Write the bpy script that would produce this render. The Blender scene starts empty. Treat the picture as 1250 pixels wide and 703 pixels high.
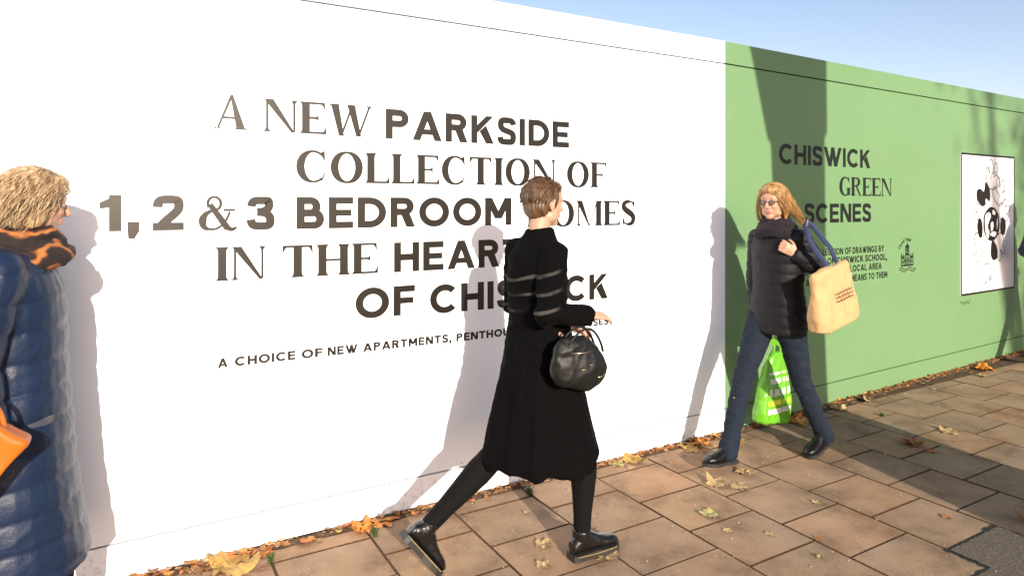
import bpy, bmesh, math, random
import numpy as np
from math import sin, cos, pi, radians
from mathutils import Vector as V, Matrix, noise
from mathutils.geometry import tessellate_polygon

# ------------------------------------------------------------------ camera, sky, sun, exposure
S = bpy.context.scene
C = S.collection
cam = bpy.data.objects.new('camera', bpy.data.cameras.new('camera')); C.objects.link(cam)
YAW = math.atan2(475, 813)
CAM = V((0, -3.2637, 1.6))
cam.location = CAM
cam.rotation_euler = (radians(90), 0, -YAW)
cam.data.sensor_width = 36.0
cam.data.lens = 36.0 * 813 / 1250
cam.data.shift_y = -(351.5 - 248) / 1250
cam.data.clip_end = 3000; cam.data.clip_start = 0.05
S.camera = cam
S.render.resolution_x, S.render.resolution_y = 1024, 575

SUN_EL = radians(18.0)
SUN_DIR = V((-0.17, -1.0, 0)).normalized()          # towards the sun
sun = bpy.data.objects.new('sun', bpy.data.lights.new('sun', 'SUN')); C.objects.link(sun)
sun.data.energy = 2.7; sun.data.angle = radians(0.6); sun.data.color = (1.0, 0.90, 0.76)
d3 = V((SUN_DIR.x * cos(SUN_EL), SUN_DIR.y * cos(SUN_EL), sin(SUN_EL)))
sun.rotation_euler = d3.to_track_quat('Z', 'Y').to_euler()
world = bpy.data.worlds.new('World'); S.world = world; world.use_nodes = True
wn = world.node_tree
sky = wn.nodes.new('ShaderNodeTexSky'); sky.sky_type = 'NISHITA'; sky.sun_disc = False
sky.sun_elevation = SUN_EL; sky.sun_rotation = math.atan2(SUN_DIR.x, SUN_DIR.y)
sky.air_density = 1.0; sky.dust_density = 1.0; sky.ozone_density = 1.3
bg = wn.nodes['Background']; bg.inputs['Strength'].default_value = 0.074
tint = wn.nodes.new('ShaderNodeMix'); tint.data_type = 'RGBA'; tint.blend_type = 'MULTIPLY'; tint.inputs[0].default_value = 1.0
tint.inputs[7].default_value = (1.15, 0.99, 1.0, 1)
wn.links.new(sky.outputs[0], tint.inputs[6]); wn.links.new(tint.outputs[2], bg.inputs['Color'])
S.view_settings.view_transform = 'Standard'; S.view_settings.look = 'None'
S.view_settings.gamma = 1; S.view_settings.exposure = 1.5
S.cycles.max_bounces = 6; S.cycles.diffuse_bounces = 3

rnd = random.Random(7)

# ------------------------------------------------------------------ material helpers
def mat(name, col, rough=0.6, spec=0.5, metal=0.0, coat=0.0, sheen=0.0):
    m = bpy.data.materials.new(name); m.use_nodes = True
    b = m.node_tree.nodes['Principled BSDF']
    b.inputs['Base Color'].default_value = (*col, 1); b.inputs['Roughness'].default_value = rough
    b.inputs['Specular IOR Level'].default_value = spec; b.inputs['Metallic'].default_value = metal
    b.inputs['Coat Weight'].default_value = coat; b.inputs['Sheen Weight'].default_value = sheen
    return m
def nd(m, t, **kw):
    n = m.node_tree.nodes.new(t)
    for k, v in kw.items():
        if k in n.inputs: n.inputs[k].default_value = v
        else: setattr(n, k, v)
    return n
def lk(m, a, b): m.node_tree.links.new(a, b)
def bsdf(m): return m.node_tree.nodes['Principled BSDF']
def ramp(m, fac, stops):
    r = m.node_tree.nodes.new('ShaderNodeValToRGB')
    while len(r.color_ramp.elements) < len(stops): r.color_ramp.elements.new(0.5)
    for e, (p, c) in zip(r.color_ramp.elements, stops):
        e.position = p; e.color = (*c, 1) if len(c) == 3 else c
    lk(m, fac, r.inputs[0]); return r.outputs[0]
def mixc(m, fac, a, b, mode='MIX'):
    n = m.node_tree.nodes.new('ShaderNodeMix'); n.data_type = 'RGBA'; n.blend_type = mode
    for i, v in ((0, fac), (6, a), (7, b)):
        if isinstance(v, (int, float)): n.inputs[i].default_value = v
        elif isinstance(v, tuple): n.inputs[i].default_value = (*v, 1)
        else: lk(m, v, n.inputs[i])
    return n.outputs[2]
def tex(m, scale, detail=4, rough=0.55, coords='Object', stretch=None):
    tc = nd(m, 'ShaderNodeTexCoord'); o = tc.outputs[coords]
    if stretch:
        mp = nd(m, 'ShaderNodeMapping'); mp.inputs['Scale'].default_value = stretch; lk(m, o, mp.inputs[0]); o = mp.outputs[0]
    n = nd(m, 'ShaderNodeTexNoise', Scale=scale, Detail=detail, Roughness=rough); lk(m, o, n.inputs['Vector'])
    return n.outputs[0]
def bump(m, h, strength, dist=0.01):
    b = nd(m, 'ShaderNodeBump', Strength=strength, Distance=dist); lk(m, h, b.inputs['Height'])
    lk(m, b.outputs[0], bsdf(m).inputs['Normal'])
def objcol(m):
    return nd(m, 'ShaderNodeObjectInfo')

# white painted hoarding
M_white = mat('white_board_paint', (0.80, 0.80, 0.80), 0.38, 0.5)
lk(M_white, mixc(M_white, ramp(M_white, tex(M_white, 1.6, 6), [(0.35, (0, 0, 0)), (0.75, (1, 1, 1))]), (0.80, 0.845, 0.90), (0.765, 0.81, 0.875)), bsdf(M_white).inputs['Base Color'])
bump(M_white, tex(M_white, 220, 2), 0.04, 0.002)
def splash(m, amount):
    tc = nd(m, 'ShaderNodeTexCoord'); sp = nd(m, 'ShaderNodeSeparateXYZ'); lk(m, tc.outputs['Object'], sp.inputs[0])
    mr = nd(m, 'ShaderNodeMapRange'); lk(m, sp.outputs[2], mr.inputs[0])
    mr.inputs[1].default_value = .22; mr.inputs[2].default_value = .0; mr.inputs[3].default_value = 0; mr.inputs[4].default_value = 1
    n1 = ramp(m, tex(m, 38, 5, .7), [(.50, (0, 0, 0)), (.68, (1, 1, 1))]); f = mixc(m, 1.0, n1, mr.outputs[0], 'MULTIPLY')
    f = mixc(m, 1.0, f, (amount, amount, amount), 'MULTIPLY')
    old = bsdf(m).inputs['Base Color'].links[0].from_socket
    lk(m, mixc(m, f, old, (.22, .15, .09)), bsdf(m).inputs['Base Color'])
splash(M_white, .75)
M_green = mat('green_board_paint', (0.16, 0.30, 0.13), 0.45, 0.3)
g1 = mixc(M_green, tex(M_green, 1.1, 5), (0.118, 0.222, 0.098), (0.140, 0.252, 0.118))
lk(M_green, mixc(M_green, ramp(M_green, tex(M_green, 9, 6, 0.7), [(0.52, (0, 0, 0)), (0.75, (0.35, 0.35, 0.35))]), g1, (0.18, 0.27, 0.15)), bsdf(M_green).inputs['Base Color'])
bump(M_green, tex(M_green, 160, 2), 0.05, 0.002)
splash(M_green, .5)
M_ply = mat('raw_plywood', (0.35, 0.24, 0.14), 0.8)
lk(M_ply, mixc(M_ply, tex(M_ply, 6, 5, stretch=(1, 1, 9)), (0.30, 0.20, 0.11), (0.42, 0.30, 0.18)), bsdf(M_ply).inputs['Base Color'])
M_rail = mat('gap_shade_rail', (0.02, 0.016, 0.012), 0.95, 0.1)  # near black puts the shade of the board gaps into the rail colour
M_ink = mat('dark_brown_lettering', (0.009, 0.006, 0.004), 0.36, 0.5)
bump(M_ink, tex(M_ink, 300, 2), 0.05, 0.001)
M_inkg = mat('black_lettering', (0.007, 0.008, 0.006), 0.5, 0.3)
M_paper = mat('white_print_paper', (0.78, 0.76, 0.77), 0.45)
lk(M_paper, mixc(M_paper, tex(M_paper, 2.5, 3), (0.80, 0.78, 0.79), (0.70, 0.69, 0.71)), bsdf(M_paper).inputs['Base Color'])
M_drawink = mat('drawing_ink', (0.007, 0.004, 0.004), 0.5, 0.3)
M_greyink = mat('grey_pencil', (0.33, 0.32, 0.36), 0.6)
M_steel = mat('screw_steel', (0.18, 0.17, 0.16), 0.4, metal=0.9)

# paving
def paving_mat(name, small=False):
    m = mat(name, (0.24, 0.19, 0.15), 0.82, 0.3)
    oi = objcol(m)
    tc = nd(m, 'ShaderNodeTexCoord'); geo = nd(m, 'ShaderNodeNewGeometry')
    def ns(scale, detail, r=0.6):
        n = nd(m, 'ShaderNodeTexNoise', Scale=scale, Detail=detail, Roughness=r); lk(m, geo.outputs['Position'], n.inputs['Vector']); return n.outputs[0]
    base = ramp(m, oi.outputs['Random'], [(0.0, (0.325, 0.228, 0.150)), (0.25, (0.285, 0.206, 0.142)), (0.5, (0.345, 0.228, 0.146)), (0.75, (0.265, 0.196, 0.142)), (1.0, (0.315, 0.230, 0.158))])
    stain = ramp(m, ns(3.2, 6, 0.65), [(0.34, (0.56, 0.54, 0.52)), (0.50, (0.90, 0.89, 0.87)), (0.66, (1.10, 1.08, 1.06))])
    c = mixc(m, 1.0, base, stain, 'MULTIPLY')
    warm = ramp(m, ns(1.1, 3), [(0.4, (1, 1, 1)), (0.7, (1.10, 1.0, 0.90))])
    c = mixc(m, 1.0, c, warm, 'MULTIPLY')
    spk = ramp(m, ns(170, 2, 0.7), [(0.30, (0.62, 0.60, 0.58)), (0.46, (1, 1, 1)), (0.66, (1, 1, 1)), (0.78, (1.5, 1.5, 1.5))])
    c = mixc(m, 1.0, c, spk, 'MULTIPLY')
    blot = ramp(m, ns(7.5, 5, .7), [(.60, (1, 1, 1)), (.70, (.74, .71, .68))]); c = mixc(m, 1.0, c, blot, 'MULTIPLY')
    # chewing gum and pale specks
    vo = nd(m, 'ShaderNodeTexVoronoi', Scale=6.5); lk(m, geo.outputs['Position'], vo.inputs['Vector'])
    gum = ramp(m, vo.outputs['Distance'], [(0.035, (1, 1, 1)), (0.055, (0, 0, 0))])
    c = mixc(m, mixc(m, 1.0, gum, (0.55, 0.55, 0.55), 'MULTIPLY'), c, (0.11, 0.10, 0.09))
    vo2 = nd(m, 'ShaderNodeTexVoronoi', Scale=13.0); lk(m, geo.outputs['Position'], vo2.inputs['Vector'])
    gp = ramp(m, vo2.outputs['Distance'], [(0.028, (1, 1, 1)), (0.045, (0, 0, 0))])
    c = mixc(m, mixc(m, 1.0, gp, (0.5, 0.5, 0.5), 'MULTIPLY'), c, (0.50, 0.46, 0.38))
    lk(m, c, bsdf(m).inputs['Base Color'])
    a = nd(m, 'ShaderNodeMath', operation='ADD'); lk(m, ns(60, 4), a.inputs[0]); lk(m, ns(210, 2), a.inputs[1])
    bump(m, a.outputs[0], 0.45, 0.004)
    return m
M_slab = paving_mat('concrete_paving')
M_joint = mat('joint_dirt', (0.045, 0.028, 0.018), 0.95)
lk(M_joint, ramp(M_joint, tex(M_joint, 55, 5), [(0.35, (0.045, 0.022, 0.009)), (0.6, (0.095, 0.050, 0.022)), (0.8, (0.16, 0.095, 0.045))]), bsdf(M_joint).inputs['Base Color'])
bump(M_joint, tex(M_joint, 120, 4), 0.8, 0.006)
M_tar = mat('tarmac', (0.10, 0.095, 0.09), 0.9)
lk(M_tar, ramp(M_tar, tex(M_tar, 190, 3, 0.75), [(0.30, (0.055, 0.045, 0.036)), (0.5, (0.115, 0.092, 0.070)), (0.75, (0.20, 0.165, 0.13))]), bsdf(M_tar).inputs['Base Color'])
bump(M_tar, tex(M_tar, 150, 3), 1.0, 0.012)
M_tared = mat('tarmac_seal', (0.015, 0.013, 0.012), 0.7); bump(M_tared, tex(M_tared, 90, 3), 0.8, 0.01)
M_kerb = mat('granite_kerb', (0.27, 0.26, 0.25), 0.8)
lk(M_kerb, ramp(M_kerb, tex(M_kerb, 120, 3), [(0.3, (0.15, 0.145, 0.14)), (0.7, (0.36, 0.34, 0.32))]), bsdf(M_kerb).inputs['Base Color'])
M_grass = mat('verge_grass', (0.05, 0.09, 0.02), 0.9)
lk(M_grass, ramp(M_grass, tex(M_grass, 4, 8), [(0.3, (0.03, 0.055, 0.015)), (0.7, (0.09, 0.12, 0.04))]), bsdf(M_grass).inputs['Base Color'])
M_line = mat('road_paint', (0.7, 0.7, 0.68), 0.7)

# ------------------------------------------------------------------ object helpers
def obj(name, me, m=None, parent=None, loc=None):
    o = bpy.data.objects.new(name, me); C.objects.link(o)
    if me is not None and m is not None and len(me.materials) == 0:
        for k in (m if isinstance(m, (list, tuple)) else [m]): me.materials.append(k)
    if parent: o.parent = parent
    if loc is not None: o.location = loc
    return o
def tag(o, label=None, cat=None, group=None, kind=None):
    if label: o['label'] = label
    if cat: o['category'] = cat
    if group: o['group'] = group
    if kind: o['kind'] = kind
    return o
def mesh(name, vs, fs, smooth=False):
    me = bpy.data.meshes.new(name); me.from_pydata([tuple(v) for v in vs], [], fs); me.update()
    if smooth: me.polygons.foreach_set('use_smooth', [True] * len(me.polygons))
    return me
def box_vf(x0, x1, y0, y1, z0, z1, bev=0.0):
    """box with chamfered top edges"""
    b = bev
    vs = [(x0, y0, z0), (x1, y0, z0), (x1, y1, z0), (x0, y1, z0), (x0, y0, z1 - b), (x1, y0, z1 - b), (x1, y1, z1 - b), (x0, y1, z1 - b)]
    fs = [(3, 2, 1, 0)] + [(i, (i + 1) % 4, 4 + (i + 1) % 4, 4 + i) for i in range(4)]
    if b:
        vs += [(x0 + b, y0 + b, z1), (x1 - b, y0 + b, z1), (x1 - b, y1 - b, z1), (x0 + b, y1 - b, z1)]
        fs += [(4 + i, 4 + (i + 1) % 4, 8 + (i + 1) % 4, 8 + i) for i in range(4)] + [(8, 9, 10, 11)]
    else: fs += [(4, 5, 6, 7)]
    return vs, fs
def box(name, x0, x1, y0, y1, z0, z1, m, parent=None, bev=0.0):
    return obj(name, mesh(name, *box_vf(x0, x1, y0, y1, z0, z1, bev)), m, parent)
class Acc:
    def __init__(s): s.v = []; s.f = []
    def add(s, vs, fs):
        n = len(s.v); s.v += [tuple(v) for v in vs]; s.f += [tuple(i + n for i in f) for f in fs]
    def mesh(s, name, smooth=False): return mesh(name, s.v, s.f, smooth)
def frame(d, up=None):
    d = V(d).normalized(); up = V(up) if up is not None else (V((0, 0, 1)) if abs(d.z) < 0.9 else V((1, 0, 0)))
    a = up.cross(d).normalized(); return a, d.cross(a).normalized()
def tube(acc, pts, radii, seg=12, cap=True, up=None):
    """closed tube through pts; a radius is a number or (across, along-up)"""
    pts = [V(p) for p in pts]; n = len(pts); vs = []; fs = []; a = None
    for i, p in enumerate(pts):
        t = (pts[min(i + 1, n - 1)] - pts[max(i - 1, 0)]).normalized()
        if a is None: a, b = frame(t, up)
        else:
            a = (a - t * a.dot(t)).normalized(); b = t.cross(a)
        r = radii[i] if isinstance(radii, (list, tuple)) else radii
        ra, rb = r if isinstance(r, tuple) else (r, r)
        for k in range(seg): w = 2 * pi * k / seg; vs.append(p + a * cos(w) * ra + b * sin(w) * rb)
    for i in range(n - 1):
        for k in range(seg):
            k2 = (k + 1) % seg; fs.append((i * seg + k, i * seg + k2, (i + 1) * seg + k2, (i + 1) * seg + k))
    if cap: fs.append(tuple(range(seg))[::-1]); fs.append(tuple((n - 1) * seg + k for k in range(seg)))
    acc.add(vs, fs)
def ell(acc, c, r, rot=None, seg=20, rings=12):
    c = V(c); vs = []; fs = []
    r = (r, r, r) if isinstance(r, (int, float)) else r
    for i in range(1, rings):
        t = pi * i / rings
        for k in range(seg):
            w = 2 * pi * k / seg; v = V((sin(t) * cos(w) * r[0], sin(t) * sin(w) * r[1], cos(t) * r[2]))
            if rot is not None: v = rot @ v
            vs.append(c + v)
    top = V((0, 0, r[2])); 
    if rot is not None: top = rot @ top
    vs.append(c + top); vs.append(c - top); T = len(vs) - 2
    for i in range(rings - 2):
        for k in range(seg):
            k2 = (k + 1) % seg; fs.append((i * seg + k, (i + 1) * seg + k, (i + 1) * seg + k2, i * seg + k2))
    for k in range(seg):
        k2 = (k + 1) % seg; fs.append((T, k, k2)); fs.append(((rings - 2) * seg + k, T + 1, (rings - 2) * seg + k2))
    acc.add(vs, fs)
def limb(acc, pts, radii, seg=14):
    tube(acc, pts, radii, seg)
    for p, r in zip(pts, radii):
        rr = r if isinstance(r, (int, float)) else min(r)
        ell(acc, p, rr * 0.995, None, 12, 8)
def loft(acc, rings, seg=28):
    """rings: (cx, cy, z, rx, ry[, n]) horizontal super-ellipses"""
    vs = []; fs = []
    for R in rings:
        cx, cy, z, rx, ry = R[:5]; n = R[5] if len(R) > 5 else 2.2
        for k in range(seg):
            w = 2 * pi * k / seg; c_, s_ = cos(w), sin(w)
            vs.append((cx + rx * math.copysign(abs(c_) ** (2 / n), c_), cy + ry * math.copysign(abs(s_) ** (2 / n), s_), z))
    m = len(rings)
    for i in range(m - 1):
        for k in range(seg):
            k2 = (k + 1) % seg; fs.append((i * seg + k, i * seg + k2, (i + 1) * seg + k2, (i + 1) * seg + k))
    fs.append(tuple(range(seg))[::-1]); fs.append(tuple((m - 1) * seg + k for k in range(seg)))
    acc.add(vs, fs)
def remesh(acc, name, voxel, smooth=2, disp=None):
    me = acc.mesh(name + '_src'); o = bpy.data.objects.new('tmp', me); C.objects.link(o)
    bm = bmesh.new(); bm.from_mesh(me); bmesh.ops.recalc_face_normals(bm, faces=bm.faces); bm.to_mesh(me); bm.free()
    r = o.modifiers.new('r', 'REMESH'); r.mode = 'VOXEL'; r.voxel_size = voxel; r.use_smooth_shade = True
    if smooth:
        s = o.modifiers.new('s', 'SMOOTH'); s.factor = 0.5; s.iterations = smooth
    dg = bpy.context.evaluated_depsgraph_get(); dg.update()
    out = bpy.data.meshes.new_from_object(o.evaluated_get(dg)); out.name = name
    bpy.data.objects.remove(o); bpy.data.meshes.remove(me)
    if disp:
        n = len(out.vertices); co = np.empty(n * 3); out.vertices.foreach_get('co', co); nr = np.empty(n * 3); out.vertices.foreach_get('normal', nr)
        co = co.reshape(-1, 3); nr = nr.reshape(-1, 3)
        for i in range(n): co[i] += nr[i] * disp(co[i], nr[i])
        out.vertices.foreach_set('co', co.ravel()); out.update()
    out.polygons.foreach_set('use_smooth', [True] * len(out.polygons))
    return out
def fold(p, sx, sy, sz, amp, seed=0.0):
    v = noise.noise(V((p[0] * sx + seed, p[1] * sy, p[2] * sz)))
    return amp * (1 - 2.2 * abs(v))

# ------------------------------------------------------------------ ground, paving, kerb, road
def plane(name, x0, x1, y0, y1, z, m, parent=None):
    return obj(name, mesh(name, [(x0, y0, z), (x1, y0, z), (x1, y1, z), (x0, y1, z)], [(0, 1, 2, 3)]), m, parent)
tag(plane('ground', -400, 400, -400, 400, -0.16, M_grass), 'rough grass ground reaching away behind the hoarding and street', kind='structure')
pavement = obj('pavement', None); tag(pavement, 'brown concrete slab pavement along the foot of the hoarding', kind='structure')
pavement.empty_display_size = 0.2
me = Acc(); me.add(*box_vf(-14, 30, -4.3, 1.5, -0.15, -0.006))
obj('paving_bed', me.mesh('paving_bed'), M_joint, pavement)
DX, DY, GAP = 0.4535, 0.3615, 0.0040
X0 = 1.027
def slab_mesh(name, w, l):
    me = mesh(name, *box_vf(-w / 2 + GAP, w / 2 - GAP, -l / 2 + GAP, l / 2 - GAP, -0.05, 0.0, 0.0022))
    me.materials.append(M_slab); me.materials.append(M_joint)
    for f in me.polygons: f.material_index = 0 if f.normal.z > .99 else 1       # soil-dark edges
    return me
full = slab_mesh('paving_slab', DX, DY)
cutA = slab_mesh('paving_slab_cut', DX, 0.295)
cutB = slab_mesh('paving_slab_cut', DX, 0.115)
field = Acc()
def in_view(x, y):
    return -0.6 < x < 9.3 and y > -2.45 and y > -1.35 - 0.62 * max(0, 2.2 - x) * 0 - 0.14 * x - 0.5
cnt = 0
TAR = {(5, 'r'), }
for k in range(-33, 64):
    xc = X0 + DX * (k + 0.5); odd = (k % 2 == 0)
    rows = [(-0.055, -0.35, cutA)] if odd else [(-0.055, -0.17, cutB)]
    y = rows[0][1]
    while y - DY > -4.25: rows.append((y, y - DY, full)); y -= DY
    for (ya, yb, ms) in rows:
        yc = (ya + yb) / 2
        # tarmac repair takes the place of these slabs
        if k == 5 and yc < -1.62 and yc > -3.2: continue
        if k == 4 and yc < -1.8 and yc > -3.2: continue
        if in_view(xc, yc) and cnt < 298:
            o = obj('paving_slab', ms, None, pavement, (xc + rnd.uniform(-.0012, .0012), yc + rnd.uniform(-.0012, .0012), rnd.uniform(-.0022, .0014)))
            o.rotation_euler = (rnd.uniform(-.005, .005), rnd.uniform(-.005, .005), rnd.uniform(-.003, .003)); cnt += 1
        else:
            w, l = DX / 2 - GAP, (ya - yb) / 2 - GAP
            field.add(*box_vf(xc - w, xc + w, yc - l, yc + l, -0.05, rnd.uniform(-.002, .0015), 0.0022))
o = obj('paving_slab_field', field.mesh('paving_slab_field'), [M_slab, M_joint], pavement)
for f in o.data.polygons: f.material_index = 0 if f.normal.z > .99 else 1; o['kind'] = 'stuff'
print('slabs', cnt)
# tarmac repair patch with a ragged dark edge
def patch(name, outline, z, m, parent, jit=0.0):
    pts = []
    for i, p in enumerate(outline):
        q = outline[(i + 1) % len(outline)]; n = max(2, int((V(q) - V(p)).length / 0.018))
        for t in range(n):
            w = V(p).lerp(V(q), t / n); pts.append((w.x + rnd.uniform(-jit, jit), w.y + rnd.uniform(-jit, jit), z))
    tr = tessellate_polygon([[V(p) for p in pts]])
    return obj(name, mesh(name, pts, [tuple(t) for t in tr]), m, parent)
x4, x5, x6 = X0 + 4 * DX, X0 + 5 * DX, X0 + 6 * DX
patch('repair_edge', [(x5 - .022, -1.608), (x6 + .012, -1.600), (x6 + .012, -3.25), (x4 - .01, -3.25), (x4 - .01, -1.775), (x5 - .022, -1.782)], -0.0015, M_tared, pavement, 0.007)
bmp = bmesh.new(); bmesh.ops.create_grid(bmp, x_segments=120, y_segments=160, size=0.5)
for v in bmp.verts:
    X = v.co.x; Y = v.co.y
    v.co.x = x4 + .012 + (X + .5) * (x6 - x4 - .02); v.co.y = -3.24 + (Y + .5) * (3.24 - 1.628)
    v.co.z = 0.0015 + 0.0035 * noise.noise(V((v.co.x * 60, v.co.y * 60, 0))) + 0.002 * noise.noise(V((v.co.x * 8, v.co.y * 8, 3)))
dl = [f for f in bmp.faces if f.calc_center_median().x < x5 + 0.002 and f.calc_center_median().y > -1.80]
bmesh.ops.delete(bmp, geom=dl, context='FACES')
me = bpy.data.meshes.new('tarmac_repair'); bmp.to_mesh(me); bmp.free(); me.polygons.foreach_set('use_smooth', [True] * len(me.polygons))
obj('tarmac_repair', me, M_tar, pavement)
# kerb and road behind the camera
for i in range(40):
    box('kerb_stone', -14 + i * 1.0 + .004, -13 + i * 1.0 - .004, -4.45, -4.304, -0.16, 0.003 + rnd.uniform(-.002, .002), M_kerb, pavement, 0.01)
road = plane('road', -200, 200, -11.6, -4.452, -0.125, M_tar); tag(road, 'asphalt road running along the pavement', kind='structure')
for i in range(14): plane('road_marking', -16 + i * 6, -12 + i * 6, -8.08, -7.98, -0.120, M_line, road)

# ------------------------------------------------------------------ lettering engine
def arc(cx, cy, rx, ry, a0, a1, n=14):
    return [(cx + rx * cos(radians(a0 + (a1 - a0) * i / n)), cy + ry * sin(radians(a0 + (a1 - a0) * i / n))) for i in range(n + 1)]
def bez(p0, p1, p2, p3, n=10):
    return [tuple((1 - t) ** 3 * a + 3 * (1 - t) ** 2 * t * b + 3 * (1 - t) * t * t * c + t ** 3 * d for a, b, c, d in zip(p0, p1, p2, p3)) for t in [i / n for i in range(n + 1)]]
def strip(path, wf, closed=False):
    """quads of a stroke; wf(i/n, (tx,ty)) -> full width"""
    P = [np.array(p, float) for p in path]
    Q = [P[0]]
    for p in P[1:]:
        if np.hypot(*(p - Q[-1])) > 1e-5: Q.append(p)
    if closed and np.hypot(*(Q[0] - Q[-1])) < 1e-5: Q = Q[:-1]
    n = len(Q); L = []; R = []
    for i, p in enumerate(Q):
        if closed: a, b = Q[i - 1], Q[(i + 1) % n]
        else: a, b = Q[max(i - 1, 0)], Q[min(i + 1, n - 1)]
        t = (b - a) / np.hypot(*(b - a)); nr = np.array([-t[1], t[0]]); w = wf(i / (n - 1), t)
        k = 1.0
        if 0 < i < n - 1 or closed:
            t1 = (p - a); t1 = t1 / (np.hypot(*t1) + 1e-9); k = 1 / max(0.5, abs(t1[0] * t[0] + t1[1] * t[1]))
        L.append(p + nr * w / 2 * k); R.append(p - nr * w / 2 * k)
    polys = []
    for i in range(n if closed else n - 1):
        j = (i + 1) % n; polys.append([tuple(R[i]), tuple(R[j]), tuple(L[j]), tuple(L[i])])
    return polys
def rect(x0, y0, x1, y1): return [[(x0, y0), (x1, y0), (x1, y1), (x0, y1)]]

def sans(ch, w):
    """bold geometric capitals: list of layers, each a list of polygons; and the advance width"""
    a = w / 2; K = lambda t, d: w; G = []
    def s(path, closed=False): G.append(strip(path, K, closed))
    def r(*q): G.append(rect(*q))
    if ch == 'A':
        W = .98; s_ = w * 1.1; G.append([[(0, 0), (s_, 0), (W / 2 + s_ / 2, 1), (W / 2 - s_ / 2, 1)]]); G.append([[(W - s_, 0), (W, 0), (W / 2 + s_ / 2, 1), (W / 2 - s_ / 2, 1)]]); r(.24, .20, W - .24, .20 + w * .85)
    elif ch in 'PRBD':
        W = {'P': .74, 'R': .78, 'B': .76, 'D': .86}[ch]; r(0, 0, w, 1)
        if ch in 'PR':
            b = .40; rad = (1 - b) / 2 - a + .0; cy = 1 - a - rad; e = W - a - (.04 if ch == 'R' else 0)
            s([(a, 1 - a), (e - rad, 1 - a)] + arc(e - rad, cy, rad, rad, 90, -90) + [(a, cy - rad)])
            if ch == 'R': G.append([[(W - w * 1.22, 0), (W, 0), (W * .42 + w * 1.15, b + a), (W * .42 - .03, b + a)]])
        if ch == 'B':
            r1 = (.53 - w) / 2 + .0; s([(a, 1 - a), (W - .1 - r1 - a, 1 - a)] + arc(W - .1 - r1 - a, 1 - a - (.5 - a) / 2, r1, (.5 - a) / 2, 90, -90) + [(a, .5)])
            s([(a, .5), (W - r1 - a, .5)] + arc(W - r1 - a, a + (.5 - a) / 2, r1, (.5 - a) / 2, 90, -90) + [(a, a)])
        if ch == 'D': s([(a, 1 - a), (W * .42, 1 - a)] + arc(W * .42, .5, W * .58 - a, .5 - a, 90, -90, 20) + [(a, a)])
    elif ch == 'K': W = .84; r(0, 0, w, 1); G.append([[(w * .7, .30), (w * .7, .30 + w * 1.3), (W - w * 1.28, 1), (W - .02, 1)]]); G.append([[(W - w * 1.3, 0), (W, 0), (.34 + w * .9, .66), (.30, .44)]])
    elif ch == 'S':
        W = .72
        s(bez((W - a * .9, .735), (W - a * 1.2, .90), (W * .72, 1 - a + .012), (W * .49, 1 - a + .012)) + bez((W * .49, 1 - a + .012), (.20, 1 - a + .012), (a * 1.15, .90), (a * 1.15, .735))[1:] + bez((a * 1.15, .735), (a * 1.15, .53), (W * .40, .54), (W * .55, .49))[1:] + bez((W * .55, .49), (W * .78, .445), (W - a, .42), (W - a, .275))[1:] + bez((W - a, .275), (W - a, .08), (W * .72, a - .012), (W * .5, a - .012))[1:] + bez((W * .5, a - .012), (W * .24, a - .012), (a, .1), (a * .95, .285))[1:])
    elif ch == 'I': W = w; r(0, 0, w, 1)
    elif ch in 'EF':
        W = .70 if ch == 'E' else .67; r(0, 0, w, 1); r(w * .9, 1 - w * .95, W, 1); r(w * .9, .5 - w * .45, W - .05, .5 + w * .45)
        if ch == 'E': r(w * .9, 0, W, w * .95)
    elif ch == 'L': W = .66; r(0, 0, w, 1); r(w * .9, 0, W, w * .95)
    elif ch == 'H': W = .82; r(0, 0, w, 1); r(W - w, 0, W, 1); r(w * .9, .5 - a, W - w * .9, .5 + a)
    elif ch == 'T': W = .78; r(0, 1 - w * .95, W, 1); r(W / 2 - a, 0, W / 2 + a, 1 - w * .9)
    elif ch == 'O': W = 1.0; s(arc(.5, .5, .5 - a, .51 - a, 0, 360, 44), True)
    elif ch in 'CG':
        W = .93; s(arc(.5, .5, .5 - a, .51 - a, 42, 318 if ch == 'C' else 330, 34))
        if ch == 'G': r(.54, .5 - w * .8, .97, .5 + w * .12); r(.97 - w * .95, .16, .97, .5); W = .97
    elif ch == 'M':
        W = .98; r(0, 0, w, 1); r(W - w, 0, W, 1); G.append([[(0, 1), (w * 1.15, 1), (W / 2 + w * .58, .25), (W / 2 - w * .58, .25)]]); G.append([[(W - w * 1.15, 1), (W, 1), (W / 2 + w * .58, .25), (W / 2 - w * .58, .25)]])
    elif ch == 'N': W = .86; r(0, 0, w, 1); r(W - w, 0, W, 1); G.append([[(0, 1), (w * 1.2, 1), (W, 0), (W - w * 1.2, 0)]])
    elif ch == 'W':
        W = 1.34; q = w * 1.08; xs = [0, .36, .67 - q / 2, .98 - q, W - q]
        for i, (x0, x1) in enumerate(((0, .345), (.67 - q / 2, .345), (.67 - q / 2, .995 - q), (W - q, .995 - q))):
            G.append([[(x1, 0), (x1 + q, 0), (x0 + q, 1), (x0, 1)]])
    elif ch == 'U': W = .82; s([(a, 1), (a, .40)] + arc(W / 2, .40, W / 2 - a, .41 - a, 180, 360, 20) + [(W - a, 1)])
    elif ch == 'Y': W = .88; r(W / 2 - a, 0, W / 2 + a, .44); G.append([[(0, 1), (w * 1.15, 1), (W / 2 + a, .40), (W / 2 - a, .40)]]); G.append([[(W - w * 1.15, 1), (W, 1), (W / 2 + a, .40), (W / 2 - a, .40)]])
    elif ch == '1': W = .46; r(W - w * 1.12, 0, W, 1); G.append([[(0, .79), (0, .62), (W - w, .66), (W - w, .84), (W - w, 1), (.22, .92)]])
    elif ch == '2':
        W = .74; r(0, 0, W, w * .95)
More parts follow.
